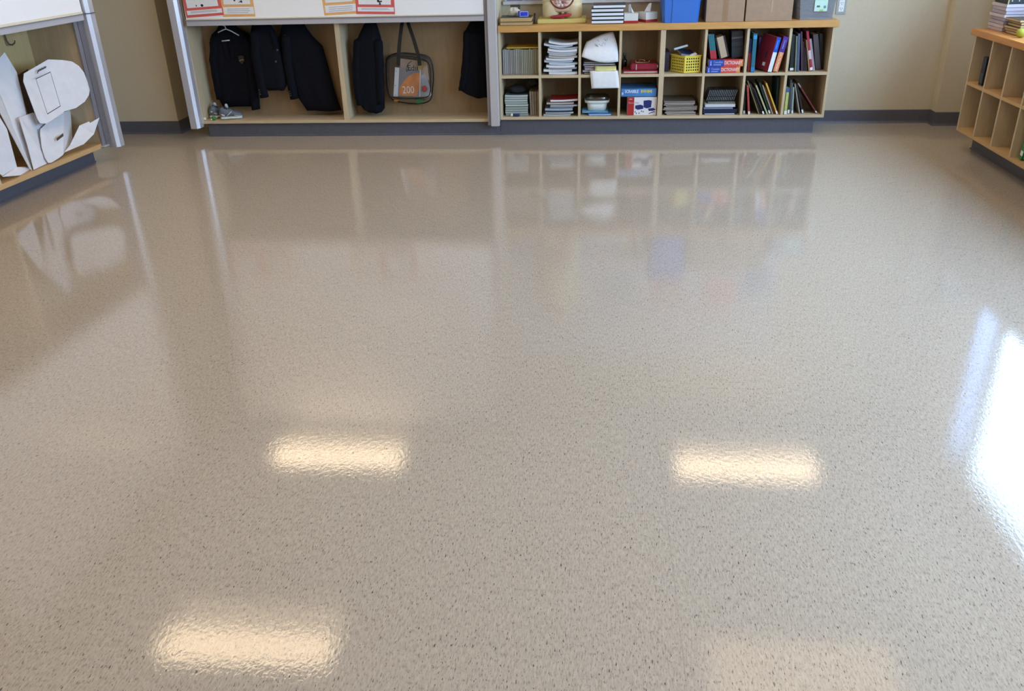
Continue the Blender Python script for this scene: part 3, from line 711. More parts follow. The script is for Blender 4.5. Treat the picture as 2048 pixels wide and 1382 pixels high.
spec = [(1250, 1980, '#d9dce2', 55), (1110, 1845, '#e4e8ee', 60), (1240, 1970, '#a19cab', 38), (1185, 1920, '#dcdfe8', 52), (1255, 1985, '#cfd6dc', 46), (1130, 1860, '#c9d2e2', 52), (1180, 1900, '#d8dee6', 48), (1250, 1980, '#b9b0a4', 42), (1250, 1950, '#d4cfca', 42), (1215, 1975, '#ccd4de', 48), (1230, 1975, '#e0e3ea', 52), (1260, 1990, '#b4b8c0', 40), (1130, 1860, '#d8dde6', 50), (1250, 1990, '#e2e5ea', 50)]
z = zf+.001; tot = sum(s[3] for s in spec); HH = .262-.045
for i, (xa, xb, c, thp) in enumerate(spec):
    th = thp/tot*HH; a, b = P(*cF(xa, 700), .03), P(*cF(xb, 700), .03)
    f = i/13
    xL, xR_ = max(a.x, x0+.004), min(b.x, x1-.004)
    magazine('white soft-cover workbook, %s from the bottom of the sagging stack in its cell' % NTH[i] if i else 'white soft-cover workbook, lowest of the sagging stack in its cell', xL, xR_, z, th-.0004, .22, .02+.012*math.sin(i*1.7),
             C(random.choice(['#8a8e98', '#aab0ba', '#c8ccd4'])), mat(c, .75, .08, 60, stretch=(.3, .3, 9)), sag=.002+.010*f, tilt=-.045*f*f, group='stack of soft white workbooks', name='workbook', cat='workbook')
    z += th+.0003+.0016*f
# --- first upper cell: magazines standing with page edges out
x0, x1, zf, zc = cell(0, True)
n = 19; wd = (x1-x0-.012)/n
for i in range(n):
    f = i/(n-1); r_ = random.uniform(-8, 8)
    c = (150+22*f*0+r_+10*(1-f), 160-14*f+r_, 166-44*f+r_)
    hh = .182+random.uniform(-.003, .003)
    book('grey page-edged magazine, %s from the left in the packed top row cell by the post' % NTH[i] if i < 20 else '', wd*.96, hh, .2, C((118-10*f, 128-22*f, 135-48*f)), (x0+.008+wd*(i+.5), .045+random.uniform(0, .008), zf+.001), None, cat='magazine', name='magazine', fore=True,
         group='magazines standing with page edges out', hard=.0011, pages=mat('#%02x%02x%02x' % tuple(int(max(0, v)) for v in c), .8, .14, 60, stretch=(9, .3, .3)))
lying('yellow-edged magazine lying flat over the standing magazines', cF(165, 470), cF(975, 460), 0, .008, .21, C('#c9a43a'), zf+.188, .05, fore=False, name='magazine', cat='magazine', hard=.0015)
# --- bottom cell under it
x0, x1, zf, zc = cell(0, False)
cols = ['#9aa39e', '#aab4b0', '#a4ada8', '#98a29c', '#c2c8c0', '#a2aca8', '#b8c2bc', '#a9b2ae', '#bcc6c4']
z = zf+.001
a, b = P(*cG(135, 900), .04), P(*cG(715, 900), .04)
for i, c in enumerate(cols):
    th = .0185 if i % 2 else .0165; j = random.uniform(-.004, .004)
    magazine('%s pale grey-green journal of the pile in the bottom cell by the post' % (ORD[i] if i else 'lowest'), max(a.x+j, x0+.003), b.x+j, z, th-.0005, .2, .035+random.uniform(0, .01), C('#4f5a5a'), mat(c, .8, .12, 60, stretch=(.3, .3, 9)), sag=.002*(i/8), group='pile of pale journals', name='journal', cat='journal')
    z += th
ztop = z
for i in range(4):
    u = 775+i*62
    lean('tan journal, %s of four standing beside the pale pile' % NTH[i], cG(800+i*56, 1085), cG(u, 470), 3.9, .05, C('#8c7c68'), zf, d=.19, fore=True, pages=mat('#8f8270', .8, .15, 60, stretch=(9, .3, .3)), group='tan journals standing in the bottom cell', name='journal', cat='journal', hard=.0012)
def crumple(name, label, c, r, m_, cat, seed, amp=.35, n=26, k=16):
    random.seed(seed); bm = bmesh.new(); ph = [random.uniform(0, 6.28) for _ in range(8)]
    rings = []
    for j in range(1, k):
        t_ = math.pi*j/k; ring = []
        for q in range(n):
            p = 2*math.pi*q/n
            f = 1+amp*(.4*math.sin(3*p+ph[0]+2*t_)+.35*math.sin(5*p+ph[1]-3*t_)+.3*math.sin(2*p+4*t_+ph[2])+.2*math.sin(7*p+ph[3]+5*t_))
            zz_ = math.cos(t_); zz_ = zz_ if zz_ > -.6 else -.6
            ring.append(Vector((c[0]+r[0]*f*math.sin(t_)*math.cos(p), c[1]+r[1]*f*math.sin(t_)*math.sin(p), c[2]+.6*r[2]+r[2]*zz_*(1 if zz_ < 0 else f))))
        rings.append(ring)
    loft(bm, rings)
    return tag(obj(name, bm, m_, smooth=True), label, cat)
crumple('folded_cloth', 'dark navy folded cloth pouch on the pile of pale journals', ((a.x+b.x)/2, .14, ztop+.004), (.075, .06, .035), C('#1b1b22', .8), 'pouch', 3, .12)
crumple('cloth_bag', 'crumpled grey-brown cloth bag tucked above the tan journals', (x1-.065, .21, zf+.20), (.05, .045, .035), C('#4e463f', .8), 'bag', 9, .2)
t = thing('glue_stick', 'blue and white glue stick lying at the foot of the pale journals', 'glue stick', (P(*cG(280, 1050), .02).x, .018, zf+.0125))
bm = bmesh.new(); tube(bm, [(0, 0, 0), (.003, 0, 0), (.016, 0, 0)], [.008, .0105, .0105], 12); obj('cap', bm, WHITE, t, True)
bm = bmesh.new(); tube(bm, [(.016, 0, 0), (.062, 0, 0), (.068, 0, 0)], [.0115, .0115, .008], 12); obj('barrel', bm, C('#2a3566'), t, True)
# --- bottom second cell: stack with red cover
x0, x1, zf, zc = cell(1, False)
spec = [(1115, 1810, '#b9c4c8', '#8a8f92', .0125, 'grey-white', 0), (1165, 1880, '#e4eaf0', '#40485c', .0150, 'bright white', .006), (1160, 1850, '#2b3a4a', '#15202c', .008, 'thin navy', .008), (1155, 1860, '#a8b6c6', '#6d7a88', .0185, 'blue-grey', .004), (1285, 1880, '#c0ccd8', '#77828e', .0115, 'pale blue', .006), (1290, 1985, '#a9b0b8', '#6c6f78', .0135, 'mid grey', .012), (1195, 1890, '#b4aca8', '#7a6a66', .0155, 'tan-backed', .008), (1290, 1995, '#e6ebf2', '#9a2028', .0165, 'red-covered top', .030)]
z = zf+.001
for i, (xa, xb, pc, cc, th, n_, tl_) in enumerate(spec):
    a, b = P(*cG(xa, 900), .03), P(*cG(xb, 900), .03)
    magazine('%s workbook, %s in the bottom stack under the red cover' % (n_, ORD[i]), max(a.x, x0+.003), min(b.x, x1-.004), z, th-.0006, .22 if i < 7 else .20, .025+.01*math.sin(i*2.1), C(cc), mat(pc, .75, .08, 60, stretch=(.3, .3, 9)), sag=.002 if i < 7 else .003, tilt=tl_*.6 if i < 7 else .03, group='workbooks stacked under a red cover', name='workbook', cat='workbook')
    z += th+.0008+(max(0, tl_-spec[i+1][6])*.6*.26 if i < 6 else 0)
# --- bottom third cell: tub on blue folders
x0, x1, zf, zc = cell(2, False)
BLF = C('#4f9ad8'); BLF2 = C('#7fbde4')
a, b = P(*cE(300, 960), .02), P(*cE(832, 950), .02)
def folder(label, cx, y, z, w_, d, m_, rz, grp=None, name='folder', th=.006):
    t = thing(name, label, 'folder', (cx, y, z), (0, 0, R(rz)), grp)
    def f0(s, q): return Vector((w_*(s-.5), d*q, .0008+.0015*math.sin(3*s)))
    def f1(s, q): return Vector((w_*(s-.5), d*q, th-.001+.002*math.sin(3.1*s+q)))
    bm = bmesh.new(); grid(bm, f0, 6, 4, .0012); obj('back_leaf', bm, m_, t)
    bm = bmesh.new(); grid(bm, f1, 6, 4, .0012); obj('front_leaf', bm, m_, t)
    obj('paper_sheets', BX(-w_/2+.006, w_/2-.006, .003, d-.006, .0036, th-.0034), PAPER, t)
    return t
folder('blue folder lying lowest under the white tub', (a.x+b.x)/2, .02, zf+.0015, b.x-a.x, .22, BLF, 0, 'blue folders under the white tub', th=.012)
a, b = P(*cE(150, 900), .04), P(*cE(742, 900), .04)
folder('lighter blue folder directly beneath the white tub', (a.x+b.x)/2+.004, .045, zf+.018, b.x-a.x, .2, BLF2, 0, 'blue folders under the white tub', th=.008)
ztub = zf+.0285
a, b = P(*cE(290, 865), .06), P(*cE(706, 865), .06); cx = (a.x+b.x)/2; wb_ = (b.x-a.x)/2; wr = wb_*1.12; hb = (865-690)/11.378/270
t = thing('plastic_tub', 'white plastic food tub with a clear lid on blue folders', 'tub', (cx, .06, ztub))
TUBW = mat('#e3e8e4', .35, .03, 20)
def tub_ring(hx, hy, z, r, n=20, cy=.075):
    out = []
    for k in range(n):
        p = 2*math.pi*k/n; c_, s_ = math.cos(p), math.sin(p); e = 4
        q = (abs(c_)**e+abs(s_)**e)**(-1/e); out.append(Vector((hx*q*c_, cy+hy*q*s_, z)))
    return out
bm = bmesh.new(); loft(bm, [tub_ring(wb_, .066, 0, 0), tub_ring(wr, .074, hb, 0), tub_ring(wr*.95, .070, hb, 0), tub_ring(wb_*.95, .062, .004, 0)]); obj('body', bm, TUBW, t, True)
bm = bmesh.new(); loft(bm, [tub_ring(wr*1.0, .075, hb, 0), tub_ring(wr*1.2, .082, hb+.002, 0), tub_ring(wr*1.22, .083, hb+.018, 0), tub_ring(wr*1.12, .078, hb+.020, 0)]); obj('rim', bm, TUBW, t, True)
bm = bmesh.new(); loft(bm, [tub_ring(wr*1.16, .081, hb+.0205, 0), tub_ring(wr*1.08, .077, hb+.046, 0), tub_ring(wr*1.02, .072, hb+.050, 0)]); obj('lid', bm, clear_mat('#c0c4c0', .18, .06), t, True)
ct = crumple('small_parts', 'dark small parts heaped inside the clear-lidded tub', (cx, .135, ztub+hb*.45), (.040, .032, .024), C('#1d2422', .6), 'small parts', 5, .12)
# --- bottom fourth cell: two game boxes
x0, x1, zf, zc = cell(3, False)
Yg = .03
a, b = P(*cE(1187, 900), Yg), P(*cE(1868, 900), Yg); W = min(b.x, x1-.004)-a.x; Hh = .133
t = thing('block_set_box', 'red and white carton picturing dark blue cubes', 'box', (a.x, Yg, zf+.001))
CWH = mat('#e6e4ea', .4, .03, 20); CRD = mat('#b0282c', .4, .06, 20); CBL = mat('#1d3070', .4, .12, 60)
obj('carton', BX(0, W, 0, .22, 0, Hh), CWH, t, bevel=.001)
obj('red_panel', BX(0, W*.225, -.0008, 0, 0, Hh), CRD, t)
fx = lambda x: (x-340)/(1525-340)*W
fz = lambda y: (1250-y)/(1250-590)*Hh
def poly(name, pts, m_, y0=-.0004, dep=-.0006, par=t):
    bm = bmesh.new(); prism(bm, [(fx(x), y0, fz(y)) for x, y in pts], (0, dep, 0)); obj(name, bm, m_, par)
poly('picture_cube', [(985, 715), (1190, 695), (1320, 715), (1300, 960), (1130, 1000), (1000, 960)], CBL)
poly('picture_flat_block', [(655, 890), (860, 860), (985, 900), (990, 1010), (770, 1050), (655, 1000)], CBL)
poly('picture_plate', [(1180, 1010), (1410, 980), (1420, 1010), (1505, 1045), (1380, 1090), (1210, 1095)], CBL)
poly('picture_rod', [(1210, 1180), (1440, 1105), (1465, 1130), (1215, 1205)], CBL)
for q in ((660, 1130), (710, 1180), (820, 1175), (920, 1105), (990, 1120)):
    poly('picture_unit', [(q[0]-18, q[1]-22), (q[0]+18, q[1]-26), (q[0]+20, q[1]+22), (q[0]-14, q[1]+24)], CBL)
obj('brand_strip', BX(W*.05, W*.16, -.0014, -.0008, fz(672), fz(645)), mat('#e2b8b0', .5, .3, 200), t)
obj('title_lettering', text_bm('Base Ten', .020, Matrix.Translation((W*.215, -.0016, fz(790))) @ FRONT, .0003, 1.05), mat('#b4a8a4', .5), t)
zt_ = zf+.001+Hh+.0015
a, b = P(*cE(1046, 460), .045), P(*cE(1850, 460), .045)
xl = max(a.x, x0+.004); W2 = min(b.x, x1-.006)-xl
t2 = thing('game_box', 'flat light blue word game box on the red and white carton', 'game box', (xl, .035, zt_))
obj('base', BX(.002, W2-.002, .002, .248, 0, .03), C('#23324e'), t2)
bm = BX(0, W2, 0, .25, .004, .060)
gm = mat('#4c86c8', .35, .28, 7, stretch=(1, 1, 1)); obj('lid', bm, gm, t2, bevel=.0012)
obj('title_lettering', text_bm('SCRABBLE', .031, Matrix.Translation((W2*.30, -.0006, .040)) @ FRONT, .0004, .72, True), mat('#e6eef6', .4), t2)
bm = bmesh.new()
for k in range(7):
    xk = W2*(.56+.046*k); box(bm, xk, xk+W2*.034, -.0008, 0, .030+.004*(k % 2), .049+.003*((k+1) % 2))
ob = obj('yellow_print', bm, mat('#d6cc5a', .4), t2); ob['kind'] = 'stuff'
obj('age_mark', BX(W2*.015, W2*.065, -.0008, 0, .016, .034), mat('#b8d0ee', .4), t2)
# --- bottom fifth cell: pile of folders / loose papers
x0, x1, zf, zc = cell(4, False)
z = zf+.001
for i in range(9):
    xa, xb = 60+random.uniform(0, 90), 770+random.uniform(-20, 70)
    if i == 8: xa, xb = 72, 775
    a, b = P(*cI(xa, 900), .03), P(*cI(xb, 900), .03)
    th = random.uniform(.008, .0115)
    magazine('%s bundle of the worn paper pile alone in its bottom cell' % (ORD[i] if i < 8 else 'topmost'), max(a.x, x0+.003), min(b.x, x1-.005), z, th-.0006, .24, .02+random.uniform(0, .015), C(['#8f8278', '#a89c94', '#5c5248'][i % 3]), mat(['#a2968c', '#b8b0ac', '#8a7e76'][i % 3], .8, .15, 60, stretch=(.3, .3, 9)), sag=random.uniform(0, .003), tilt=random.uniform(-.006, .006)*(i < 8), group='worn paper pile', name='paper_bundle', cat='papers')
    z += th+.0016
# --- upper third cell: curled sheets and folders
x0, x1, zf, zc = cell(2, True)
z = zf+.001
for i, (c, n, th, w0, w1) in enumerate([('#26262c', 'black folder lowest', .012, .02, .25), ('#d6d4d8', 'white folder second', .010, .012, .262), ('#7a3440', 'maroon folder third', .014, .022, .25), ('#6a2a36', 'dark red folder fourth', .012, .02, .255), ('#9c96a0', 'grey folder fifth', .011, .014, .258), ('#b9b8c2', 'pale grey folder topmost', .009, .02, .25)]):
    folder('%s in the heap under the curled white sheet' % n, x0+(w0+w1)/2, .03+.004*(i % 3), z, w1-w0, .24, C(c), 0, 'folders heaped under the curled sheet', th=th)
    z += th+.003
zh = z
# yellow note sticking out
yn = PZ(1210, 134, zf+.045)
a, b = P(*cC(455, 840), .012), P(*cC(940, 840), .012)
bm = bmesh.new()
def fy(s, q): return Vector((a.x+(b.x-a.x)*s, .03-.035*q, zf+.060-.030*q-.003*math.sin(3.1*s)))
grid(bm, fy, 8, 5, .0012); tag(obj('yellow_sheet', bm, mat('#e8e29a', .7, .05, 20), smooth=True), 'yellow sheet drooping from the folder heap', 'paper')
# hanging white sheet over the shelf edge
q0, q1, q2, q3 = P(1180, 141, -.004), P(1236, 140, -.004), P(1239, 176, -.012), P(1183, 177, -.012)
bm = bmesh.new()
def fh(s, q):
    top = q0.lerp(q1, s); bot = q3.lerp(q2, s)
    if q < .25:
        f = q/.25; return Vector((top.x, .07-.076*f, zf+.0262+.006*(1-f)-.001))if f < 1 else top
    f = (q-.25)/.75; p = Vector((top.x, -.007, zf+.0245)).lerp(bot, f); p.y -= .006*math.sin(f*2.6)+.002*math.sin(5*s); return p
grid(bm, fh, 8, 16, .0008); tag(obj('hanging_sheet', bm, PAPER, smooth=True), 'white paper sheet hanging down over the middle shelf edge', 'paper')
# big curled drawing sheet: a leaf arched over the heap
bm = bmesh.new()
BL, BR, TR, TL = P(*cC(150, 610), .0), P(*cC(985, 720), .005), P(*cC(930, 330), .10), P(*cC(560, 95), .14)
TL = P(*cC(270, 262), .08)
def curl(s, q):
    lo = BL.lerp(BR, s); lo.z -= .018*math.sin(math.pi*s)*(1); lo.y -= .015*math.sin(math.pi*s)
    hi = P(*cC(262+(870-262)*s, 265-225*math.sin(s*1.45)), .09)
    mid = lo.lerp(hi, q); mid.y -= .03*math.sin(math.pi*q); mid.x += (.012*math.sin(math.pi*q) if s > .5 else -.004*math.sin(math.pi*q))
    mid.z = min(mid.z, zc-.006)
    return mid
grid(bm, curl, 12, 12, .0008)
cs = thing('curled_drawing', 'large curled white drawing sheet bulging from its cell', 'drawing')
obj('sheet', bm, PAPER, cs, True)
random.seed(4)
for k in range(9):
    s, q = .32+.36*random.random(), .60+.25*random.random(); bm = bmesh.new()
    pts = [curl(s+.03*i*(1 if k % 2 else .6), q+.05*math.sin(i*1.4+k)) + Vector((0, -.0012, 0)) for i in range(4)]
    tube(bm, pts, .0011, 5); obj('pencil_stroke', bm, mat('#8a8c96', .8), cs)
# --- upper fourth cell: red book and binder
x0, x1, zf, zc = cell(3, True)
(t, th, h) = lying('flat red book with pale page edge lying under the maroon binder', cC(1106, 980), cC(1885, 980), 0, .021, .2, C('#9a2430'), zf+.001, .02, fore=True, pages=mat('#c9b4ae', .8, .1, 60), hard=.011)
a, b = P(*cC(1265, 850), .03), P(*cC(1885, 850), .03)
bt = thing('binder', 'maroon ring binder with a pale band lying on the flat red book', 'binder', (a.x, .03, zf+.0235))
W = min(b.x, x1-.006)-a.x
bm = BX(0, W, 0, .2, 0, .046); obj('cover', bm, C('#8e1c34', .35), bt, bevel=.008, seg=3)
obj('spine_band', BX(W*.195, W*.225, -.001, .0, .003, .043), mat('#c9b8bc', .4), bt)
obj('corner_clip', BX(W-.006, W+.001, -.002, .02, .02, .036), mat('#c8c4c4', .3, metal=.6), bt)
cp = thing('brass_clasp', 'small brass scrollwork stand lying on the maroon binder', 'ornament', (a.x+W*.42, .07, zf+.0705))
BRASS = mat('#b08a4a', .35, .15, 40, metal=.7)
bm = bmesh.new(); tube(bm, [(-.045, 0, .018), (-.045, 0, .004), (.05, 0, .004), (.055, 0, .018)], .0032, 6); obj('base_wire', bm, BRASS, cp, True)
bm = bmesh.new(); tube(bm, [(.022*math.cos(q), .004, .010+.012*math.sin(q)) for q in [i*math.pi/8 for i in range(9)]], .0026, 6); obj('arch_wire', bm, BRASS, cp, True)
bt2 = thing('ink_bottle', 'dark glass ink bottle at the left behind the maroon binder', 'bottle', (x0+.03, .25, zf+.001))
DG = mat('#1a1c1c', .15, .1, 30)
bm = bmesh.new(); loft(bm, [[Vector((r_*math.cos(2*math.pi*k/14), r_*math.sin(2*math.pi*k/14), z_)) for k in range(14)] for r_, z_ in ((.019, 0), (.021, .006), (.021, .06), (.017, .072), (.009, .08), (.009, .092))]); obj('glass', bm, DG, bt2, True)
bm = bmesh.new(); loft(bm, [[Vector((r_*math.cos(2*math.pi*k/14), r_*math.sin(2*math.pi*k/14), z_)) for k in range(14)] for r_, z_ in ((.012, .0925), (.012, .115), (.010, .118))]); obj('cap', bm, C('#4a4a48'), bt2, True)
# --- upper fifth cell: yellow basket
x0, x1, zf, zc = cell(4, True)
cor = P(*cD(545, 975), .015); YEL = mat('#e2cd4c', .4, .05, 30)
bk = thing('mesh_basket', 'yellow plastic basket with square holes, turned corner forward', 'basket', (cor.x, .012, zf+.002))
AL, AR, HB = R(128), R(16), .118
dl, dr = Vector((math.cos(AL), math.sin(AL), 0)), Vector((math.cos(AR), math.sin(AR), 0))
LLn, LRn = .146, .124
def basket_side(p0, d, Ln, nc, nr):
    bm = bmesh.new(); nin = d.cross(Vector((0, 0, 1))); fl = .012
    def pt(s, z): return Vector(p0)+d*(s)+Vector((0, 0, z))
    xs = [0]; mrg = .010; pit = (Ln-2*mrg)/nc
    for i in range(nc): xs += [mrg+pit*i+pit*.22, mrg+pit*(i+1)-pit*.22]
    xs.append(Ln); zs = [0]; pz = (HB-.018)/nr
    for i in range(nr): zs += [.009+pz*i+pz*.22, .009+pz*(i+1)-pz*.22]
    zs.append(HB); th = .0022
    V = {}
    def vv(i, j, k):
        if (i, j, k) not in V: V[i, j, k] = bm.verts.new(pt(xs[i], zs[j])+nin*(th if k else 0))
        return V[i, j, k]
    def hole(i, j): return i % 2 == 1 and j % 2 == 1 and 0 < i < len(xs)-2 and 0 < j < len(zs)-2
    NI, NJ = len(xs)-1, len(zs)-1
    solid = lambda i, j: 0 <= i < NI and 0 <= j < NJ and not (i % 2 == 1 and j % 2 == 1)
    for i in range(NI):
        for j in range(NJ):
            if not solid(i, j): continue
            bm.faces.new((vv(i, j, 0), vv(i+1, j, 0), vv(i+1, j+1, 0), vv(i, j+1, 0))); bm.faces.new((vv(i, j, 1), vv(i, j+1, 1), vv(i+1, j+1, 1), vv(i+1, j, 1)))
            for (di, dj, e) in ((-1, 0, ((i, j), (i, j+1))), (1, 0, ((i+1, j), (i+1, j+1))), (0, -1, ((i, j), (i+1, j))), (0, 1, ((i, j+1), (i+1, j+1)))):
                if not solid(i+di, j+dj):
                    (p, q), (r_, s_) = e; bm.faces.new((vv(p, q, 0), vv(r_, s_, 0), vv(r_, s_, 1), vv(p, q, 1)))
    return bm
o0 = Vector((0, 0, 0))
obj('perforated_side', basket_side(o0, dl, LLn, 7, 5), YEL, bk); obj('perforated_side', basket_side(o0, dr, LRn, 6, 5), YEL, bk)
obj('perforated_side', basket_side(o0+dl*LLn, dr, LRn, 6, 5), YEL, bk); obj('perforated_side', basket_side(o0+dr*LRn, dl, LLn, 7, 5), YEL, bk)
bm = bmesh.new(); prism(bm, [o0, dr*LRn, dr*LRn+dl*LLn, dl*LLn], (0, 0, .003)); obj('base', bm, YEL, bk)
bm = bmesh.new(); cc = (dr*LRn+dl*LLn)/2
tube(bm, [cc+(p-cc)*1.03+Vector((0, 0, HB)) for p in (o0, dr*LRn*.5, dr*LRn, dr*LRn+dl*LLn*.5, dr*LRn+dl*LLn, dl*LLn+dr*LRn*.5, dl*LLn, dl*LLn*.5)], .0045, 6, closed=True); obj('rim', bm, YEL, bk)
bm = bmesh.new(); tube(bm, [cc+(p-cc)*1.04+Vector((0, 0, .004)) for p in (o0, dr*LRn*.5, dr*LRn, dr*LRn+dl*LLn*.5, dr*LRn+dl*LLn, dl*LLn+dr*LRn*.5, dl*LLn, dl*LLn*.5)], .004, 6, closed=True); obj('foot_rim', bm, YEL, bk)
W0 = Vector((cor.x, .012, zf+.002))
def stick(name, label, p, q, r_, m_, cat):
    bm = bmesh.new(); tube(bm, [p, Vector(p).lerp(Vector(q), .05), Vector(p).lerp(Vector(q), .95), q], [r_*.8, r_, r_, r_*.8], 10); return tag(obj(name, bm, m_, smooth=True), label, cat)
stick('marker', 'white marker lying on top of the yellow basket contents', P(*cD(318, 440), .085), P(*cD(630, 350), .10), .0085, mat('#c8d4dc', .4, .05, 20), 'marker')
def card(label, c, w_, d, th, rot, m_, name='dark_booklet', cat='booklet', grp='dark booklets in the yellow basket'):
    t = thing(name, label, cat, c, rot, grp); obj('cover', BX(-w_/2, w_/2, -d/2, d/2, th*.75, th), m_, t); obj('pages', BX(-w_/2+.002, w_/2-.002, -d/2+.002, d/2-.002, 0, th*.75), C('#8890a0'), t); return t
bc = W0+cc
for i_, (lab_, z0_, z1_, c_) in enumerate((('navy paper wad lying lowest in the yellow basket', .005, .045, '#161a30'), ('black paper wad in the middle of the yellow basket', .046, .085, '#10121c'), ('charcoal paper wad uppermost in the yellow basket', .086, .112, '#1b1c22'))):
    bm = bmesh.new(); ins = .93-.02*i_
    prism(bm, [W0+cc+(p_-cc)*ins+Vector((0, 0, z0_)) for p_ in (o0, dr*LRn, dr*LRn+dl*LLn, dl*LLn)], (0, 0, z1_-z0_))
    tag(obj('paper_wad', bm, C(c_)), lab_, 'papers', 'dark papers in the yellow basket')
card('dark blue booklet on top in the yellow basket', bc+Vector((-.004, .004, .128)), .11, .095, .016, (R(14), R(8), AR+.05), C('#1c2440'))
card('white card standing out at the right rim of the yellow basket', bc+Vector((.048, -.04, .124)), .05, .03, .004, (R(18), R(-14), AR), WHITE, 'white_card', 'card', None)
bm = bmesh.new(); ellipsoid(bm, bc+Vector((.062, .012, .130)), (.010, .013, .009)); tag(obj('eraser', bm, mat('#b88880', .7), smooth=True), 'pinkish eraser at the back of the yellow basket', 'eraser')
t = thing('dark_folder_box', 'dark purple document box standing behind the yellow basket at the left', 'document box', (x0+.022, .10, zf+.001))
obj('box', BX(-.018, .018, 0, .2, 0, .14), C('#20182c'), t); obj('box_lip', BX(-.019, .019, -.002, 0, .10, .13), C('#2c2238'), t)

# ------------------------------------------------------------------ things on the worktop
ZW = ZTOP+.001
t, th, h = lying('old tan-edged book lying lower at the left end of the worktop', (1000.5, 52), (1064, 51), 0, .024, .19, C('#5a523c'), ZW, -.002, fore=True, pages=mat('#c0a070', .8, .2, 30, stretch=(.3, .3, 9)), group='old books at the left end of the worktop')
t, th, h = lying('old dark-covered book lying upper at the left end of the worktop', (1000.5, 45), (1063, 44), 0, .030, .18, C('#3c3e34'), ZW+.0245, .0, fore=True, pages=mat('#c2a272', .8, .2, 30, stretch=(.3, .3, 9)), group='old books at the left end of the worktop')
zb2 = ZW+.0555
def rock(name, label, c, r, m_, cat, seed, amp): return crumple(name, label, c, r, m_, cat, seed, amp*1.6)
rock('folded_tissue', 'pale crumpled tissue on the old dark-covered book', (P(1028, 34, .1).x, .12, zb2), (.045, .035, .035), mat('#d3cdc0', .8, .06, 20), 'tissue', 12, .14)
t = thing('small_carton', 'small blue and violet carton on the old dark-covered book', 'carton', (P(1036, 38, .02).x, .025, zb2), (0, 0, 0))
obj('carton', BX(0, .076, 0, .03, 0, .040), C('#3a3c9c', .35), t, bevel=.001)
obj('front_panel', BX(.014, .075, -.0008, 0, .002, .039), mat('#b9c4f0', .35), t); obj('front_print', BX(.018, .071, -.0014, -.0008, .006, .034), mat('#3048d8', .35, .3, 20), t)
t = thing('carved_figure', 'small dark brown carved figure behind the old books', 'figurine', (P(1070, 46, .1).x, .10, ZW))
bm = bmesh.new(); loft(bm, [[Vector((r_*math.cos(2*math.pi*k/12), r_*.8*math.sin(2*math.pi*k/12), z_)) for k in range(12)] for r_, z_ in ((.011, 0), (.012, .01), (.008, .03), (.0095, .045), (.007, .058))]); obj('body', bm, C('#3a2418'), t, True)
bm = bmesh.new(); ellipsoid(bm, (0, 0, .066), (.009, .009, .010)); obj('head', bm, C('#3a2418'), t, True)
# anatomical torso model
a, b = P(1075, 47, .085), P(1172, 45, .085); cx = (a.x+b.x)/2; Wd = b.x-a.x
ts = thing('anatomy_torso', 'cream anatomical torso model with open belly on a yellow stand', 'torso model', (cx, .085, ZW))
obj('stand', BX(-Wd/2, Wd/2, 0, .25, 0, .030), mat('#d8c87a', .45, .05, 20), ts, bevel=.004)
SKIN = mat('#e0cfa8', .4, .04, 10); cyT = .125
def ell(cx_, cy_, rx, ry, z_, n=28, flat=.0):
    out = []
    for k in range(n):
        p = 2*math.pi*k/n; e = 2.4; c_, s_ = math.cos(p), math.sin(p); q = (abs(c_)**e+abs(s_)**e)**(-1/e)
        out.append(Vector((cx_+rx*q*c_, cy_+ry*q*s_, z_)))
    return out
bm = bmesh.new()
prof = [(.05, .05, .068), (.10, .074, .075), (.135, .083, .09), (.150, .089, .13), (.147, .087, .18), (.136, .080, .24), (.124, .074, .30), (.128, .076, .36), (.145, .082, .44), (.160, .086, .52), (.172, .084, .58), (.150, .07, .64), (.07, .05, .675), (.05, .048, .70), (.05, .05, .74)]
loft(bm, [ell(0, cyT, *p) for p in prof]); obj('trunk', bm, SKIN, ts, True)
for s in (-1, 1):
    bm = bmesh.new(); loft(bm, [ell(s*.085, cyT, .060, .070, .030), ell(s*.083, cyT, .064, .076, .06), ell(s*.080, cyT, .068, .082, .09), ell(s*.076, cyT, .070, .084, .12), ell(s*.07, cyT, .070, .080, .15)]); obj('thigh', bm, SKIN, ts, True)
bm = bmesh.new(); ellipsoid(bm, (0, cyT, .83), (.065, .08, .10), 18, 12); obj('head', bm, SKIN, ts, True)
# belly opening with rim and organs
zc_ = .185
rimp = []
for k in range(30):
    p = 2*math.pi*k/30; xx = .088*math.cos(p); zz = zc_+.085*math.sin(p)+(.05 if math.sin(p) > 0 else 0)*math.sin(p)
    rimp.append((xx, cyT-.0875*(max(0, 1-(abs(xx)/.149)**2.4))**(1/2.4)-.002, zz))
bm = bmesh.new(); tube(bm, rimp, .0055, 8, closed=True); obj('opening_rim', bm, mat('#7c2430', .4), ts, True)
ORG = [mat('#c9a0a0', .35, .1, 20), mat('#b98080', .35, .12, 20), mat('#d8c4bc', .35, .1, 20), mat('#9c5c58', .35, .12, 20)]
random.seed(21)
def belly_y(xx): return cyT-.0875*(max(0, 1-(abs(xx)/.149)**2.4))**(1/2.4)
bm = bmesh.new()
prism(bm, [(x_*.97, y_+.006, zc_+(z_-zc_)*.97) for x_, y_, z_ in rimp], (0, .02, 0)); 
obj('belly_lining', bm, mat('#8c4a48', .4, .2, 25), ts)
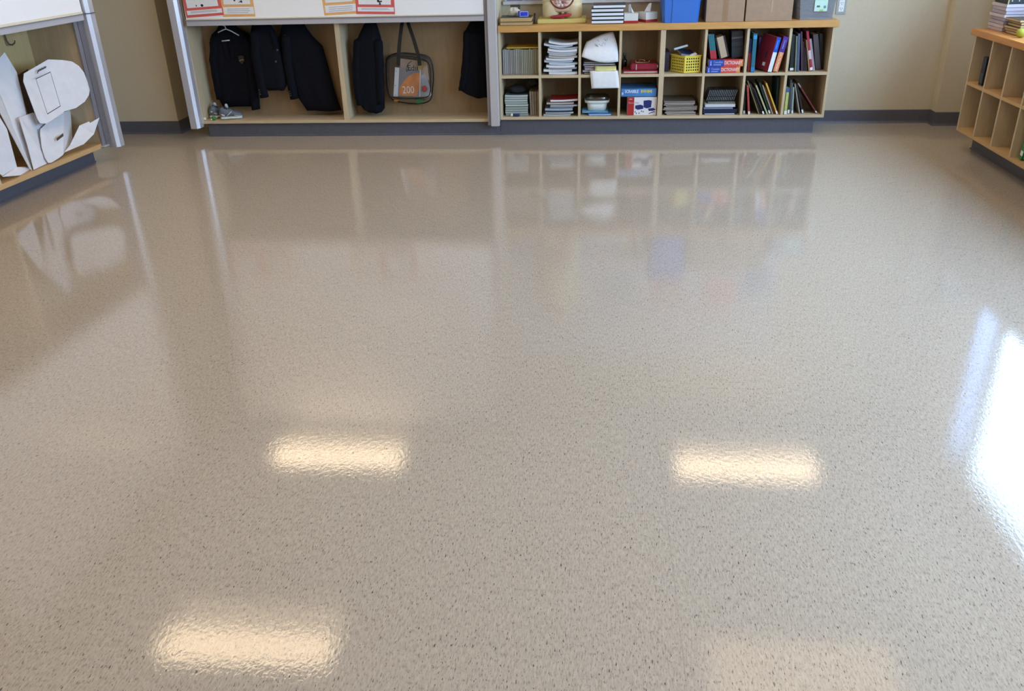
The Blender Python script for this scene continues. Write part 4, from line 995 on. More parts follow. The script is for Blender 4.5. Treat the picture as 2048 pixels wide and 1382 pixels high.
for r_ in range(9):
    for c_ in range(7):
        xx = (c_-3)*.026+(.013 if r_ % 2 else 0)+random.uniform(-.004, .004); zz = zc_-.066+r_*.0215+random.uniform(-.003, .003)
        hz = .085 if zz < zc_ else .135
        if (xx/.082)**2+((zz-zc_)/(hz-.008))**2 > .86: continue
        bm = bmesh.new(); ellipsoid(bm, (xx, belly_y(xx)+.003, zz), (random.uniform(.013, .020), .012, random.uniform(.011, .015)), 10, 7)
        obj('organ', bm, ORG[random.choice((0, 0, 1, 2, 2, 3))], ts, True)
bm = bmesh.new(); ellipsoid(bm, (-.05, cyT-.078, zc_+.05), (.026, .02, .05), 12, 8); obj('organ', bm, ORG[3], ts, True)
bm = bmesh.new(); ellipsoid(bm, (.004, cyT-.055, .072), (.013, .016, .013), 12, 8); obj('pubic_piece', bm, mat('#e0d0a4', .4), ts, True)
lv = thing('loose_organ', 'loose red organ piece lying on the torso stand', 'model organ', (cx-.005, .105, ZW+.0305))
bm = bmesh.new(); ORED = mat('#b03440', .35, .15, 20)
loft(bm, [[Vector((x_, r_*math.cos(2*math.pi*k/10), .012+zz+r_*.62*math.sin(2*math.pi*k/10))) for k in range(10)] for x_, r_, zz in ((-.078, .008, 0), (-.06, .016, .002), (-.02, .018, .005), (.03, .019, .010), (.06, .020, .014), (.076, .010, .018))]); obj('lobe', bm, ORED, lv, True)
bm = bmesh.new(); loft(bm, [[Vector((x_, -.012+r_*math.cos(2*math.pi*k/10), .008+r_*.55*math.sin(2*math.pi*k/10))) for k in range(10)] for x_, r_ in ((-.072, .006), (-.05, .012), (0, .012), (.03, .006))]); obj('lower_lobe', bm, mat('#8e2430', .35, .15, 20), lv, True)
# five black notebooks
for i in range(5):
    o_ = [0, .002, 0, -.002, .012][i]
    lying('black hardcover notebook, %s of five stacked beside the tissue box' % (ORD[i] if i < 4 else 'topmost'), (1183+o_*270, 45), (1247+o_*270, 45), 0, .0255, .18, C('#131316', .4), ZW+i*.0262, .0+.004*(i % 2), fore=True, name='notebook', cat='notebook', group='stack of black notebooks', pages=mat('#e8eaf2', .75, .05, 60, stretch=(.3, .3, 9)), hard=.0042)
# tissue boxes
def tissue_box(label, x, y, rz, seed):
    t = thing('tissue_box', label, 'tissue box', (x, y, ZW), (0, 0, R(rz)), 'tissue boxes on the worktop')
    bm = bmesh.new(); box(bm, -.05, .05, 0, .11, .017, .066); obj('carton', bm, mat('#d9d9d6', .5, .04, 20), t)
    obj('red_band', BX(-.0504, .0504, -.0004, .1104, 0, .017), mat('#a82028', .45), t)
    random.seed(seed); bm = bmesh.new()
    ph = random.uniform(0, 6)
    def f(s, q): return Vector((-.02+.04*s+.020*q*math.sin(ph+2*s)-.02*q*(1 if seed % 2 else -1), .055+.014*math.sin(4*s+ph)*(1-q*.3)+.01*q, .0668+.058*q*(1-.35*abs(s-.45))))
    grid(bm, f, 6, 6, .0012); obj('tissue', bm, mat('#e9e9ea', .8, .03, 20), t, True)
tissue_box('white and red tissue box right next to the black notebooks', P(1262, 47, .02).x, .02, 0, 3)
tissue_box('white and red tissue box set at an angle beside the blue bin', P(1303, 45, .075).x, .085, 32, 4)
# blue bin
a, b = P(1325, 46, .0), P(1397, 45, .0)
bb = thing('storage_bin', 'tall bright blue plastic storage bin on the worktop', 'bin', ((a.x+b.x)/2, 0, ZW))
BLU = mat('#3a72cc', .4, .04, 10); hw = (b.x-a.x)/2
def oct_ring(hx, dp, z_, c=.035):
    return [Vector(p+(z_,)) for p in ((-hx+c*.5, .0), (hx-c*.5, .0), (hx, c), (hx, dp-c), (hx-c, dp), (-hx+c, dp), (-hx, dp-c), (-hx, c))]
def oct2(hx, dp, z_, yo=0, c=.035): return [Vector((v.x, v.y+yo, v.z)) for v in oct_ring(hx, dp, z_, c)]
bm = bmesh.new(); loft(bm, [oct2(hw, .26, 0, .0), oct2(hw*1.17, .295, .36, -.02), oct2(hw*1.17-.004, .287, .36, -.016), oct2(hw-.004, .252, .004, .004)]); obj('body', bm, BLU, bb)
bm = bmesh.new(); box(bm, -hw*.50, hw*.62, -.004, .0, .0, .35, Matrix.Rotation(R(3.2), 4, 'X')); obj('front_rib', bm, BLU, bb)
bm = bmesh.new(); loft(bm, [oct2(hw*1.17, .295, .352, -.02), oct2(hw*1.25, .315, .354, -.03), oct2(hw*1.25, .315, .376, -.03), oct2(hw*1.15, .29, .376, -.018)]); obj('rim', bm, BLU, bb)
# cardboard boxes
def carton(label, u0, u1, v, Y, h, dp, tape):
    a, b = P(u0, v, Y), P(u1, v, Y); W = b.x-a.x
    t = thing('cardboard_box', label, 'box', (a.x, Y, ZW), None, 'cardboard boxes on the worktop')
    KR = mat('#a58a72', .8, .08, 25, .02); obj('carton', BX(0, W, 0, dp, 0, h), KR, t, bevel=.002)
    if tape == 1: obj('tape', BX(W*.43, W*.57, -.0007, 0, 0, h), mat('#9c7c5e', .3, .06, 20), t)
    else:
        bm = bmesh.new(); box(bm, W*.545, W*.56, -.0007, 0, h*.20, h); obj('torn_tape', bm, mat('#c4a884', .35), t)
    bm = bmesh.new(); box(bm, W*.0, W*.5-.001, 0.0, dp, h+.0005, h+.003); obj('flap', bm, KR, t)
    bm = bmesh.new(); box(bm, W*.5+.001, W, 0.0, dp, h+.0005, h+.003); obj('flap', bm, KR, t)
carton('brown cardboard box with a vertical tape strip next to the blue bin', 1411, 1487, 44, .0, .30, .28, 1)
carton('wider brown cardboard box with a torn tape line left of the clear tub', 1490, 1583, 42, .01, .30, .28, 2)
# clear tub
a, b = P(1593, 40, .045), P(1669, 38, .045)
ctb = thing('clear_tub', 'clear plastic tub of grey papers with a green label', 'tub', ((a.x+b.x)/2, .045, ZW))
hw = (b.x-a.x)/2; CLR = clear_mat('#d4dae2', .14, .1, milk=.22)
bm = bmesh.new(); loft(bm, [oct2(hw*.93, .24, 0, .006, .03), oct2(hw*1.06, .25, .17, 0, .03), oct2(hw*1.06-.003, .244, .17, .003, .03), oct2(hw*.93-.003, .234, .003, .009, .03)]); obj('body', bm, CLR, ctb)
bm = bmesh.new(); loft(bm, [oct2(hw*1.06, .25, .17, 0, .03), oct2(hw*1.12, .262, .172, -.006, .03), oct2(hw*1.12, .262, .186, -.006, .03), oct2(hw*1.0, .24, .19, .004, .03)]); obj('lid', bm, mat('#c9d2da', .3, .05, 20), ctb)
lb = bmesh.new(); box(lb, -hw*.14, hw*.54, -.003, -.001, .055, .130); L_ = obj('label', lb, mat('#bfe0d4', .5, .08, 20), ctb)
obj('label_print', BX(-hw*.02, hw*.14, -.0036, -.003, .082, .094), mat('#3a5a58', .5), L_); obj('label_figure', BX(hw*.34, hw*.46, -.0036, -.003, .075, .092), mat('#6a8c98', .5), L_); obj('label_patch', BX(hw*.14, hw*.34, -.0036, -.003, .055, .068), mat('#a4c06c', .5), L_)
X0 = ctb.location.x
for i, (c, zz, tl_) in enumerate([('#5a6a90', .020, .06), ('#8a90a4', .040, -.06), ('#9a8fa4', .068, .07), ('#7c8494', .096, -.04), ('#8f7890', .122, .05)]):
    t = thing('papers', '%s sheaf of greyish papers inside the clear tub' % ORD[i], 'papers', (X0, .06, ZW+zz), (0, tl_*.5, 0), 'papers inside the clear tub')
    def fs(s, q, i=i): return Vector(((s-.5)*hw*1.4, q*.19, .006*math.sin(4*s+i)))
    bm = bmesh.new(); grid(bm, fs, 8, 4, .008); obj('sheaf', bm, mat(c, .7, .15, 30, stretch=(.5, .5, 5)), t)
# wall outlet plates
def outlet(label, cx, cz, plate):
    t = thing('wall_outlet', label, 'outlet', (cx, YB-.001, cz), None, 'wall outlets')
    obj('plate', BX(-.036, .036, -.005, 0, -.058, .058), plate, t, bevel=.0015)
    obj('receptacle', BX(-.019, .019, -.0085, -.005, -.040, .040), WHITE, t)
    for s in (-1, 1):
        for q in (-1, 1): obj('slot', BX(q*.007-.0014, q*.007+.0014, -.0092, -.0085, s*.019-.002, s*.019+.007), BLACK, t)
        obj('ground_hole', BX(-.0022, .0022, -.0092, -.0085, s*.019-.011, s*.019-.006), BLACK, t)
outlet('white duplex outlet in a steel plate on the wall right of the clear tub', 2.520, .862, mat('#a0a29c', .35, .06, 30, metal=.5))
outlet('grey wall plate half hidden behind the old books', .095, .856, mat('#77766c', .4, .06, 30, metal=.4))
# display board above the worktop
tb_ = thing('display_board', 'pale tackboard with a white lower rail behind the worktop things', 'board', (.004, YB-.001, .918))
obj('panel', BX(.01, 2.30, -.014, 0, .022, 1.15), mat('#cfcdd2', .8, .05, 60), tb_)
obj('lower_rail', BX(.0, 2.31, -.034, 0, 0, .022), mat('#dadbe0', .4), tb_); obj('upper_rail', BX(.0, 2.31, -.02, 0, 1.15, 1.17), mat('#dadbe0', .4), tb_)
random.seed(33)
PC = ['#8f7fa8', '#b7a6c4', '#7a86b8', '#c4a8b4', '#9aa8c4', '#d8a4a4', '#88a8b8', '#c8c4a8']
PN = ['violet', 'lilac', 'periwinkle', 'dusty pink', 'grey-blue', 'salmon', 'teal-grey', 'pale khaki']
for i in range(8):
    xx = .03+i*.135; t = thing('pinned_sheet', '%s sheet, %s from the wardrobe in the low row on the display board' % (PN[i], NTH[i]), 'paper', (xx, YB-.0165, .943), None, 'sheets along the bottom of the display board')
    obj('sheet', BX(0, .12, 0, .0012, 0, .16), mat(PC[i], .7, .35, 45), t)
    obj('white_strip', BX(.01, .11, -.0008, 0, .05, .075), PAPER, t)
for i, (xx, zz, w_, h_, c, n_) in enumerate([(.30, 1.25, .30, .40, '#cfc8b8', 'cream'), (.75, 1.28, .32, .42, '#a8b4c4', 'blue-grey'), (1.22, 1.3, .28, .36, '#d0a4a0', 'rose'), (1.66, 1.3, .3, .36, '#d49c98', 'coral'), (2.02, 1.22, .22, .3, '#6a90b4', 'blue')]):
    t = thing('poster', '%s poster high on the display board, %s from the wardrobe' % (n_, NTH[i]), 'poster', (xx, YB-.0165, zz), None, 'posters on the display board')
    obj('sheet', BX(0, w_, 0, .0012, 0, h_), mat(c, .6, .12, 20), t); obj('header', BX(.02, w_-.02, -.0008, 0, h_*.82, h_*.94), PAPER, t)
# ------------------------------------------------------------------ jackets in the wardrobe
def smoothlevels(lv, sub=4):
    out = []
    for i in range(len(lv)-1):
        for k in range(sub):
            f = k/sub; out.append(tuple(lv[i][j]+(lv[i+1][j]-lv[i][j])*f for j in range(3)))
    out.append(lv[-1]); return out
def garment_bm(lv, Y, dep, seed, zmin=0.0, folds=.16):
    random.seed(seed); ph = [random.uniform(0, 6.28) for _ in range(4)]
    bm = bmesh.new(); rings = []; L = smoothlevels(lv); n = 36
    for i, (v, ua, ub) in enumerate(L):
        a, b = P(ua, v, Y-dep*.3), P(ub, v, Y-dep*.3); cx, hx = (a.x+b.x)/2, (b.x-a.x)/2; z_ = max(a.z, zmin); f = i/(len(L)-1)
        ry = dep*min(1, .45+2.2*f)*(1 if f < .9 else 1-.6*(f-.9)/.1)
        ring = []
        for k in range(n):
            p = 2*math.pi*k/n; e = 2.6; c_, s_ = math.cos(p), math.sin(p); q = (abs(c_)**e+abs(s_)**e)**(-1/e)
            m_ = 1+folds*f*(.6*math.sin(6*p+ph[0]+1.5*f)+.4*math.sin(11*p+ph[1]))
            ring.append(Vector((cx+hx*q*c_, Y+min(ry*q*s_*m_, .245-Y), z_+(.004*math.sin(3*p+ph[2]) if i > len(L)-3 else 0))))
        rings.append(ring)
    loft(bm, rings); return bm
def sleeve_bm(pts, Y, r0, r1, fl=.75):
    """pts: pixels from shoulder to cuff"""
    bm = bmesh.new(); W = [P(u, v, Y) for u, v in pts]; fine = []
    for i in range(len(W)-1):
        for k in range(4): fine.append(W[i].lerp(W[i+1], k/4))
    fine.append(W[-1]); m_ = len(fine); rings = []
    for i, p in enumerate(fine):
        f = i/(m_-1); r_ = r0+(r1-r0)*f; r_ *= 1+.05*math.sin(i*2.1)
        rings.append([Vector((p.x+r_*math.cos(2*math.pi*k/16), p.y+r_*fl*math.sin(2*math.pi*k/16), p.z+.12*r_*math.cos(2*math.pi*k/16)*(1 if i else 0))) for k in range(16)])
    p = fine[0]                                     # rounded sleeve head running into the shoulder
    head = []
    for rr, dz in ((.25, .62), (.62, .52), (.88, .28)):
        head.append([Vector((p.x+r0*rr*math.cos(2*math.pi*k/16), p.y+.012*(1-rr)+r0*rr*fl*math.sin(2*math.pi*k/16), p.z+r0*dz)) for k in range(16)])
    loft(bm, head+rings); return bm, fine[-1]
def disc(bm, c, r_, th=.003, n=10):
    prism(bm, [(c[0]+r_*math.cos(2*math.pi*k/n), c[1], c[2]+r_*math.sin(2*math.pi*k/n)) for k in range(n)], (0, -th, 0))
BTN = mat('#5a5450', .35, .1, 30, metal=.5)
def blazer(label, lv, Y, dep, seed, sleeves=(), lapels=(), buttons=(), m_=NAVY, crest=None, name='blazer'):
    t = thing(name, label, 'jacket', (0, 0, 0), None, 'navy jackets hanging in the wardrobe')
    obj('body', garment_bm(lv, Y, dep, seed, .132), m_, t, True)
    for (pts, sy, r0, r1, nb) in sleeves:
        bm, e = sleeve_bm(pts, sy, r0, r1); s = obj('sleeve', bm, NAVY2, t, True)
        for k in range(nb):
            bm = bmesh.new(); disc(bm, (e.x-r1*.55-.002*k, sy-r1*.70, e.z+.03+.016*k), .0045); obj('cuff_button', bm, BTN, s)
    for poly_ in lapels:
        bm = bmesh.new(); prism(bm, [P(u, v, y) for u, v, y in poly_], (0, .006, 0)); obj('lapel', bm, NAVY2, t)
    for (u, v, y) in buttons:
        bm = bmesh.new(); disc(bm, P(u, v, y), .008); obj('button', bm, BTN, t)
    if crest:
        u, v, y = crest; c = P(u, v, y)
        bm = bmesh.new(); prism(bm, [c+Vector(q) for q in ((-.022, 0, .028), (0, 0, .034), (.022, 0, .028), (.022, 0, -.008), (0, 0, -.032), (-.022, 0, -.008))], (0, -.0015, 0)); cr = obj('crest', bm, mat('#2a2620', .7), t)
        bm = bmesh.new(); prism(bm, [c+Vector(q)+Vector((0, -.0016, 0)) for q in ((-.018, 0, -.004), (0, 0, .004), (.018, 0, .004), (.018, 0, -.001), (0, 0, -.001), (-.018, 0, -.009))], (0, -.001, 0)); obj('crest_band', bm, mat('#9c8a3a', .6), cr)
    return t
blazer('navy school blazer with a small crest, on the white hanger above the sneakers', [(50, 437, 468), (60, 432, 478), (70, 422, 496), (85, 418, 505), (120, 420, 509), (160, 427, 511), (196, 436, 510), (213, 444, 506)], .195, .045, 1,
       sleeves=[([(430, 78), (428, 120), (434, 160), (441, 198)], .175, .040, .034, 0), ([(492, 78), (501, 130), (508, 180), (512, 219)], .17, .038, .036, 0)], lapels=[[(452, 62, .15), (462, 66, .145), (470, 120, .142), (462, 118, .142)], [(446, 62, .15), (438, 68, .145), (456, 125, .142), (462, 120, .142)]], crest=(483, 120, .140))
blazer('navy jacket hanging in the middle of the first bay with the shortest hem', [(44, 504, 536), (58, 501, 545), (76, 500, 553), (110, 504, 562), (150, 512, 571), (172, 524, 572), (181, 536, 568)], .115, .050, 2,
       sleeves=[([(510, 66), (512, 110), (520, 155), (529, 195)], .075, .038, .036, 3)], lapels=[[(540, 60, .058), (552, 78, .058), (556, 98, .056), (548, 92, .056)]], buttons=[(555, 100, .060), (552, 123, .060)], m_=NAVY2)
blazer('long navy blazer with a slanting hem next to the middle divider', [(44, 566, 604), (58, 561, 612), (75, 558, 624), (95, 560, 644), (130, 564, 654), (180, 586, 667), (205, 602, 675), (222, 613, 682)], .165, .055, 3,
       sleeves=[([(572, 76), (574, 115), (581, 160), (589, 198)], .105, .036, .034, 3)], buttons=[(570, 72, .10)], m_=NAVY)
blazer('navy coat at the left of the second bay, beside the clear bag', [(44, 730, 750), (58, 723, 755), (80, 713, 761), (110, 710, 763), (160, 711, 766), (200, 714, 768), (218, 726, 768), (226, 738, 762)], .15, .065, 4, name='coat',
       sleeves=[([(716, 84), (713, 130), (716, 180), (722, 210)], .11, .036, .034, 0), ([(756, 84), (759, 130), (760, 180), (761, 208)], .10, .036, .033, 0)])
blazer('black jacket half hidden behind the track post at the right of the second bay', [(44, 940, 974), (58, 932, 975), (70, 929, 976), (115, 932, 977), (150, 924, 978), (178, 916, 978), (188, 932, 978), (196, 952, 977)], .14, .05, 5, m_=NAVY, name='jacket',
       sleeves=[([(935, 66), (934, 110), (930, 150), (926, 180)], .11, .032, .036, 0)])
# white hanger
hg = thing('coat_hanger', 'white plastic coat hanger in the crested blazer', 'hanger')
HW = mat('#c9ccd4', .4, .03, 20)
hp = [P(u, v, .09) for u, v in ((438, 64), (446, 60), (452, 58), (450, 53), (444, 49), (441, 44), (446, 38), (453, 40))]
bm = bmesh.new(); tube(bm, [hp[2], hp[3], hp[4], hp[5], hp[6], hp[7], P(455, 45, .16)], .004, 7); obj('hook', bm, HW, hg, True)
bm = bmesh.new(); tube(bm, [P(436, 65, .093), hp[1], hp[2], P(462, 62, .11), P(478, 71, .135)], .0045, 7); obj('shoulder_bar', bm, HW, hg, True)
bm = bmesh.new(); tube(bm, [P(443.5, 82, .098), P(459, 80.5, .098)], .0045, 7); obj('trouser_bar', bm, HW, hg, True)
# ------------------------------------------------------------------ sneakers
def sneaker(label, loc, rz, Ls=.25):
    t = thing('sneaker', label, 'shoe', loc, (0, 0, R(rz)), 'pair of grey sneakers')
    GR = mat('#66707f', .55, .12, 60); SIL = mat('#b9c0cc', .4, .08, 40); SOLE = mat('#d3d8d4', .5, .05, 30); DK = mat('#1c1e24', .7, .1, 40)
    # x along the shoe heel -> toe
    def ring(x, hw, z0, z1, n=16, top=1.0):
        out = []
        for k in range(n):
            p = 2*math.pi*k/n; c_, s_ = math.cos(p), math.sin(p); zz = (z0+z1)/2+(z1-z0)/2*s_
            w_ = hw*(1 if s_ < 0 else 1-(1-top)*s_); out.append(Vector((x, w_*(abs(c_)**.75)*(1 if c_ > 0 else -1), zz)))
        return out
    st = [(.0, .022, .03, .075, .7), (.015, .034, .02, .092, .65), (.05, .037, .02, .098, .55), (.09, .036, .02, .088, .5), (.125, .038, .02, .080, .55), (.16, .044, .02, .066, .7), (.20, .044, .02, .054, .8), (.235, .034, .022, .046, .8), (.25, .016, .026, .038, .8)]
    k_ = Ls/.25
    bm = bmesh.new(); loft(bm, [ring(x*k_, w_, a_, b_, top=tp) for x, w_, a_, b_, tp in st]); up = obj('upper', bm, GR, t, True)
    bm = bmesh.new(); loft(bm, [ring(x*k_, w_+.003, 0, .026, top=1) for x, w_, a_, b_, tp in st]); obj('sole', bm, SOLE, t, True)
    bm = bmesh.new(); loft(bm, [ring(x*k_, w_*.56, .060, b_+.004, top=.9) for x, w_, a_, b_, tp in st[2:4]]); obj('opening', bm, DK, t, True)
    bm = bmesh.new(); loft(bm, [ring(x*k_, w_+.0015, .022, b_-.018 if x > .15 else .04, top=.8) for x, w_, a_, b_, tp in st[5:]]); obj('toe_cap', bm, SIL, t, True)
    bm = bmesh.new(); loft(bm, [ring(.002*k_, .024, .034, .062, top=.8), ring(.02*k_, .0375, .024, .06, top=.8), ring(.05*k_, .039, .022, .046, top=.8)]); obj('heel_counter', bm, SIL, t, True)
    for s in (-1, 1):
        bm = bmesh.new(); tube(bm, [(.07*k_, s*.0375, .03), (.105*k_, s*.037, .046), (.135*k_, s*.034, .062)], .004, 6); obj('side_stripe', bm, SIL, t, True)
    bm = bmesh.new(); tube(bm, [(.088*k_, 0, .088), (.082*k_, 0, .112), (.076*k_, 0, .118)], [.013, .012, .006], 8); obj('tongue', bm, SIL, t, True)
    for j in range(4):
        bm = bmesh.new(); x = (.105+.018*j)*k_; z_ = .083-.007*j; tube(bm, [(x, -.02, z_-.006), (x+.004, 0, z_+.003), (x, .02, z_-.006)], .0026, 5); obj('lace', bm, DK, t, True)
    bm = bmesh.new(); box(bm, -.003, .004, -.007, .007, .052, .060); obj('heel_reflector', bm, mat('#e8f0f4', .2), up)
    return t
FZ = ZLB+.0225
q = PZ(429, 236, FZ); sneaker('grey sneaker with its heel to the front, left of the pair', (q.x, .078, FZ), 76, .16)
q = PZ(450, 234, FZ); sneaker('grey and silver sneaker turned sideways, right of the pair', (q.x+.008, .05, FZ), 20, .165)
def small(name, label, u, v, r_, c, cat='toy', squash=1.0):
    p = PZ(u, v, FZ); bm = bmesh.new(); ellipsoid(bm, (p.x, .004+r_, FZ+r_*squash*1.02), (r_, r_, r_*squash), 12, 8); return tag(obj(name, bm, mat(c, .35, .1, 30), smooth=True), label, cat)
small('toy_ball', 'shiny green toy ball in front of the heel-first sneaker', 431.5, 239, .017, '#2f7a30')
small('toy_bead', 'white toy bead beside the green ball', 418, 237, .0125, '#cfe0cc')
small('toy_bead', 'pale cream bead at the shelf edge below the green ball', 425.5, 240.0, .008, '#d8d8bc')
p = PZ(411, 238, FZ)
bm = bmesh.new(); tube(bm, [(p.x+.014*math.cos(k*.785), .03, FZ+.0195+.014*math.sin(k*.785)) for k in range(8)], .004, 6, closed=True); tag(obj('toy_ring', bm, mat('#a08638', .5), smooth=True), 'yellow-brown toy ring leaning by the track post', 'toy')
# ------------------------------------------------------------------ clear tote bag
cT = lambda x, y: (740+x/6.9125, 30+y/6.9125)
tg = thing('tote_bag', 'clear vinyl tote bag with black trim hanging in the second bay', 'bag')
YBf, YBb = .10, .20
VIN = clear_mat('#f4f5f6', .05, .12)
front = [(232, 640), (300, 575), (400, 560), (640, 580), (790, 640), (838, 720), (842, 900), (835, 1090), (790, 1140), (560, 1160), (300, 1145), (262, 1100), (240, 900)]
back = [(215, 620), (280, 555), (400, 520), (650, 538), (800, 565), (858, 650), (882, 850), (862, 1060), (850, 1160), (780, 1215), (600, 1232), (330, 1190), (262, 1120), (230, 900)]
def round_off(pts):
    out = []
    for i, p in enumerate(pts):
        q = pts[(i+1) % len(pts)]; out += [(p[0]*.75+q[0]*.25, p[1]*.75+q[1]*.25), (p[0]*.25+q[0]*.75, p[1]*.25+q[1]*.75)]
    return out
front, back = round_off(front), round_off(back)
def pan(pts, Y): return [P(*cT(*p), Y) for p in pts]
bm = bmesh.new(); prism(bm, pan(front, YBf), (0, .0012, 0)); obj('front_panel', bm, VIN, tg)
bm = bmesh.new(); prism(bm, pan(back, YBb), (0, .0012, 0)); obj('back_panel', bm, VIN, tg)
TRIM = mat('#141416', .5, .1, 40)
bm = bmesh.new(); tube(bm, pan(front, YBf), .0042, 6, closed=True); obj('front_piping', bm, TRIM, tg)
bm = bmesh.new(); tube(bm, pan(back, YBb), .0050, 6, closed=True); obj('back_piping', bm, TRIM, tg)
gA = [(240, 640), (300, 570), (400, 545), (640, 565), (790, 610), (850, 690)]; gB = [(215, 620), (280, 555), (400, 520), (650, 538), (800, 565), (858, 650)]
bm = bmesh.new()
fa, fb = pan(gA, YBf+.004), pan(gB, YBb-.002)
def gus(s, q):
    i = min(int(s*5), 4); f = s*5-i; return fa[i].lerp(fa[i+1], f).lerp(fb[i].lerp(fb[i+1], f), q)
grid(bm, gus, 10, 3, .0015); obj('zip_gusset', bm, clear_mat('#8a8a8c', .12, .1, milk=.3), tg)
def strap(pts, ys):
    bm = bmesh.new(); W = [P(*cT(x, y), yy) for (x, y), yy in zip(pts, ys)]; n_ = len(W)
    def f(s, q):
        x_ = s*(n_-1); i = min(int(x_), n_-2); p = W[i].lerp(W[i+1], x_-i); d = (W[i+1]-W[i]).normalized(); sd = Vector((d.z, 0, -d.x)); return p+sd*(q-.5)*.028
    grid(bm, f, 14, 1, .003); return bm
obj('strap', strap([(392, 700), (395, 560), (412, 330), (442, 110), (470, 20), (500, -20)], [.096, .096, .10, .13, .16, .19]), TRIM, tg)
obj('strap', strap([(690, 700), (668, 560), (605, 340), (525, 110), (505, 20), (500, -20)], [.096, .096, .10, .13, .16, .19]), TRIM, tg)
bm = bmesh.new(); pc = P(*cT(590, 735), YBf-.002)
obj('lettering', text_bm('Edu', .058, Matrix.Translation(pc) @ FRONT, .0004), TRIM, tg)
bm = bmesh.new(); tube(bm, [P(*cT(x, y), YBf-.003) for x, y in ((575, 640), (535, 665), (510, 710), (503, 760), (515, 785))], .0024, 6); obj('swash', bm, TRIM, tg)
# contents of the bag
YN = .122
nb = thing('school_notebook', 'orange 200-page notebook inside the clear tote bag', 'notebook')
c0 = [(345, 725), (700, 760), (692, 1130), (325, 1125)]
bm = bmesh.new(); prism(bm, pan(c0, YN), (0, .014, 0)); obj('paper_block', bm, PAPER, nb)
bm = bmesh.new(); prism(bm, pan([(405, 731), (690, 762), (684, 1128), (386, 1126)], YN-.0008), (0, .0008, 0)); obj('cover', bm, mat('#8e8a90', .4, .08, 10), nb)
bm = bmesh.new(); prism(bm, pan([(545, 835), (620, 800), (688, 795), (684, 1000), (640, 1115), (400, 1110), (410, 1000), (470, 915)], YN-.0016), (0, .0007, 0)); obj('cover_picture', bm, mat('#e08a4a', .4, .35, 12), nb)
obj('number', text_bm('200', .078, Matrix.Translation(P(*cT(530, 1040), YN-.0026)) @ FRONT, .0004, .82), WHITE, nb)
for y_ in (780, 975, 1110):
    bm = bmesh.new(); disc(bm, P(*cT(362 if y_ < 900 else 350, y_), YN-.0004), .003, .0006); obj('punch_hole', bm, BLACK, nb)
bm = bmesh.new(); prism(bm, pan([(420, 600), (790, 650), (815, 900), (400, 900)], .150), (0, .004, 0)); tag(obj('beige_folder', bm, mat('#c9b09a', .6, .1, 20)), 'beige paper folder behind the notebook in the clear bag', 'folder')
t = thing('white_pouch', 'clear bag contents: white crumpled pouch at its lower right', 'pouch')
bm = bmesh.new(); prism(bm, pan([(705, 830), (745, 815), (800, 920), (845, 1110), (800, 1138), (700, 1128)], .130), (0, .02, 0)); obj('pouch', bm, mat('#b4bac4', .3, .3, 18), t)
p = P(*cT(750, 1020), .118)
bm = bmesh.new(); ellipsoid(bm, p, (.020, .008, .026), 12, 8); tag(obj('red_sharpener', bm, mat('#c42830', .35), smooth=True), 'small bright red object inside the clear tote bag', 'sharpener')
bm = bmesh.new(); prism(bm, pan([(670, 650), (730, 640), (745, 700), (700, 800), (665, 790)], .130), (0, .006, 0)); tag(obj('yellow_card', bm, mat('#b8984a', .5, .2, 20)), 'mustard yellow card inside the clear tote bag', 'card')
bm = bmesh.new(); prism(bm, pan([(620, 1165), (700, 1165), (745, 1185), (720, 1215), (650, 1225)], .15), (0, .02, 0)); tag(obj('green_pencil_case', bm, mat('#2c6a40', .5)), 'dark green pencil case at the bottom of the clear bag', 'pencil case')
bm = bmesh.new(); prism(bm, pan([(335, 1165), (405, 1170), (380, 1200), (330, 1190)], .15), (0, .02, 0)); tag(obj('orange_case', bm, mat('#b06a28', .5)), 'small orange case at the bottom left of the clear bag', 'case')
# ------------------------------------------------------------------ right cabinet
XC = 3.1985; YC = -.4434; RW = .274; NC = 9
t = thing('cubby_shelf', 'long maple cubby shelf under the windows at the right edge', 'shelf', (XC, YC, .12), None, 'cubby shelves')
LEN = NC*RW
obj('side_panel', BX(0, .395, -.009, .009, 0, .617), MAPLE, t); obj('side_panel', BX(0, .395, -LEN-.009, -LEN+.009, 0, .617), MAPLE, t)
for i in range(1, NC): obj('divider', BX(0, .38, -RW*i-.009, -RW*i+.009, .02, .617), MAPLE, t)
for i in range(NC): obj('shelf_board', BX(.001, .38, -RW*(i+1)+.009, -RW*i-.009, .306, .326), MAPLE_Y, t)
obj('bottom_board', BX(0, .395, -LEN+.009, -.009, 0, .02), MAPLE_Y, t)
obj('back_panel', BX(.38, .395, -LEN+.009, -.009, .02, .617), INNER_SHADED, t)
wt = obj('worktop', BX(3.180, 3.598, YC-LEN-.03, YC+.05, .738, .776), TOPW_Y, None, bevel=.003); tag(wt, 'orange-toned wood worktop of the cubby shelf under the windows', 'worktop')
bm = bmesh.new(); box(bm, 3.3064, 3.58, YC-LEN, YC-.03, .0, .118)
prism(bm, [(3.3064, YC-.03, 0), (3.2964, YC-.03, 0), (3.2974, YC-.03, .003), (3.3064, YC-.03, .012)], (0, -LEN+.03, 0)); struct(obj('baseboard_right_cabinet', bm, VINYL))
ZR = .777
def PX(u, v, X):
    d = ray(u, v); return CAM+d*((X-CAM.x)/d.x)
LIL = [mat(c, .75, .1, 50, stretch=(.3, .3, 8)) for c in ('#c0b6c2', '#ccc4cc', '#b4aab8')]
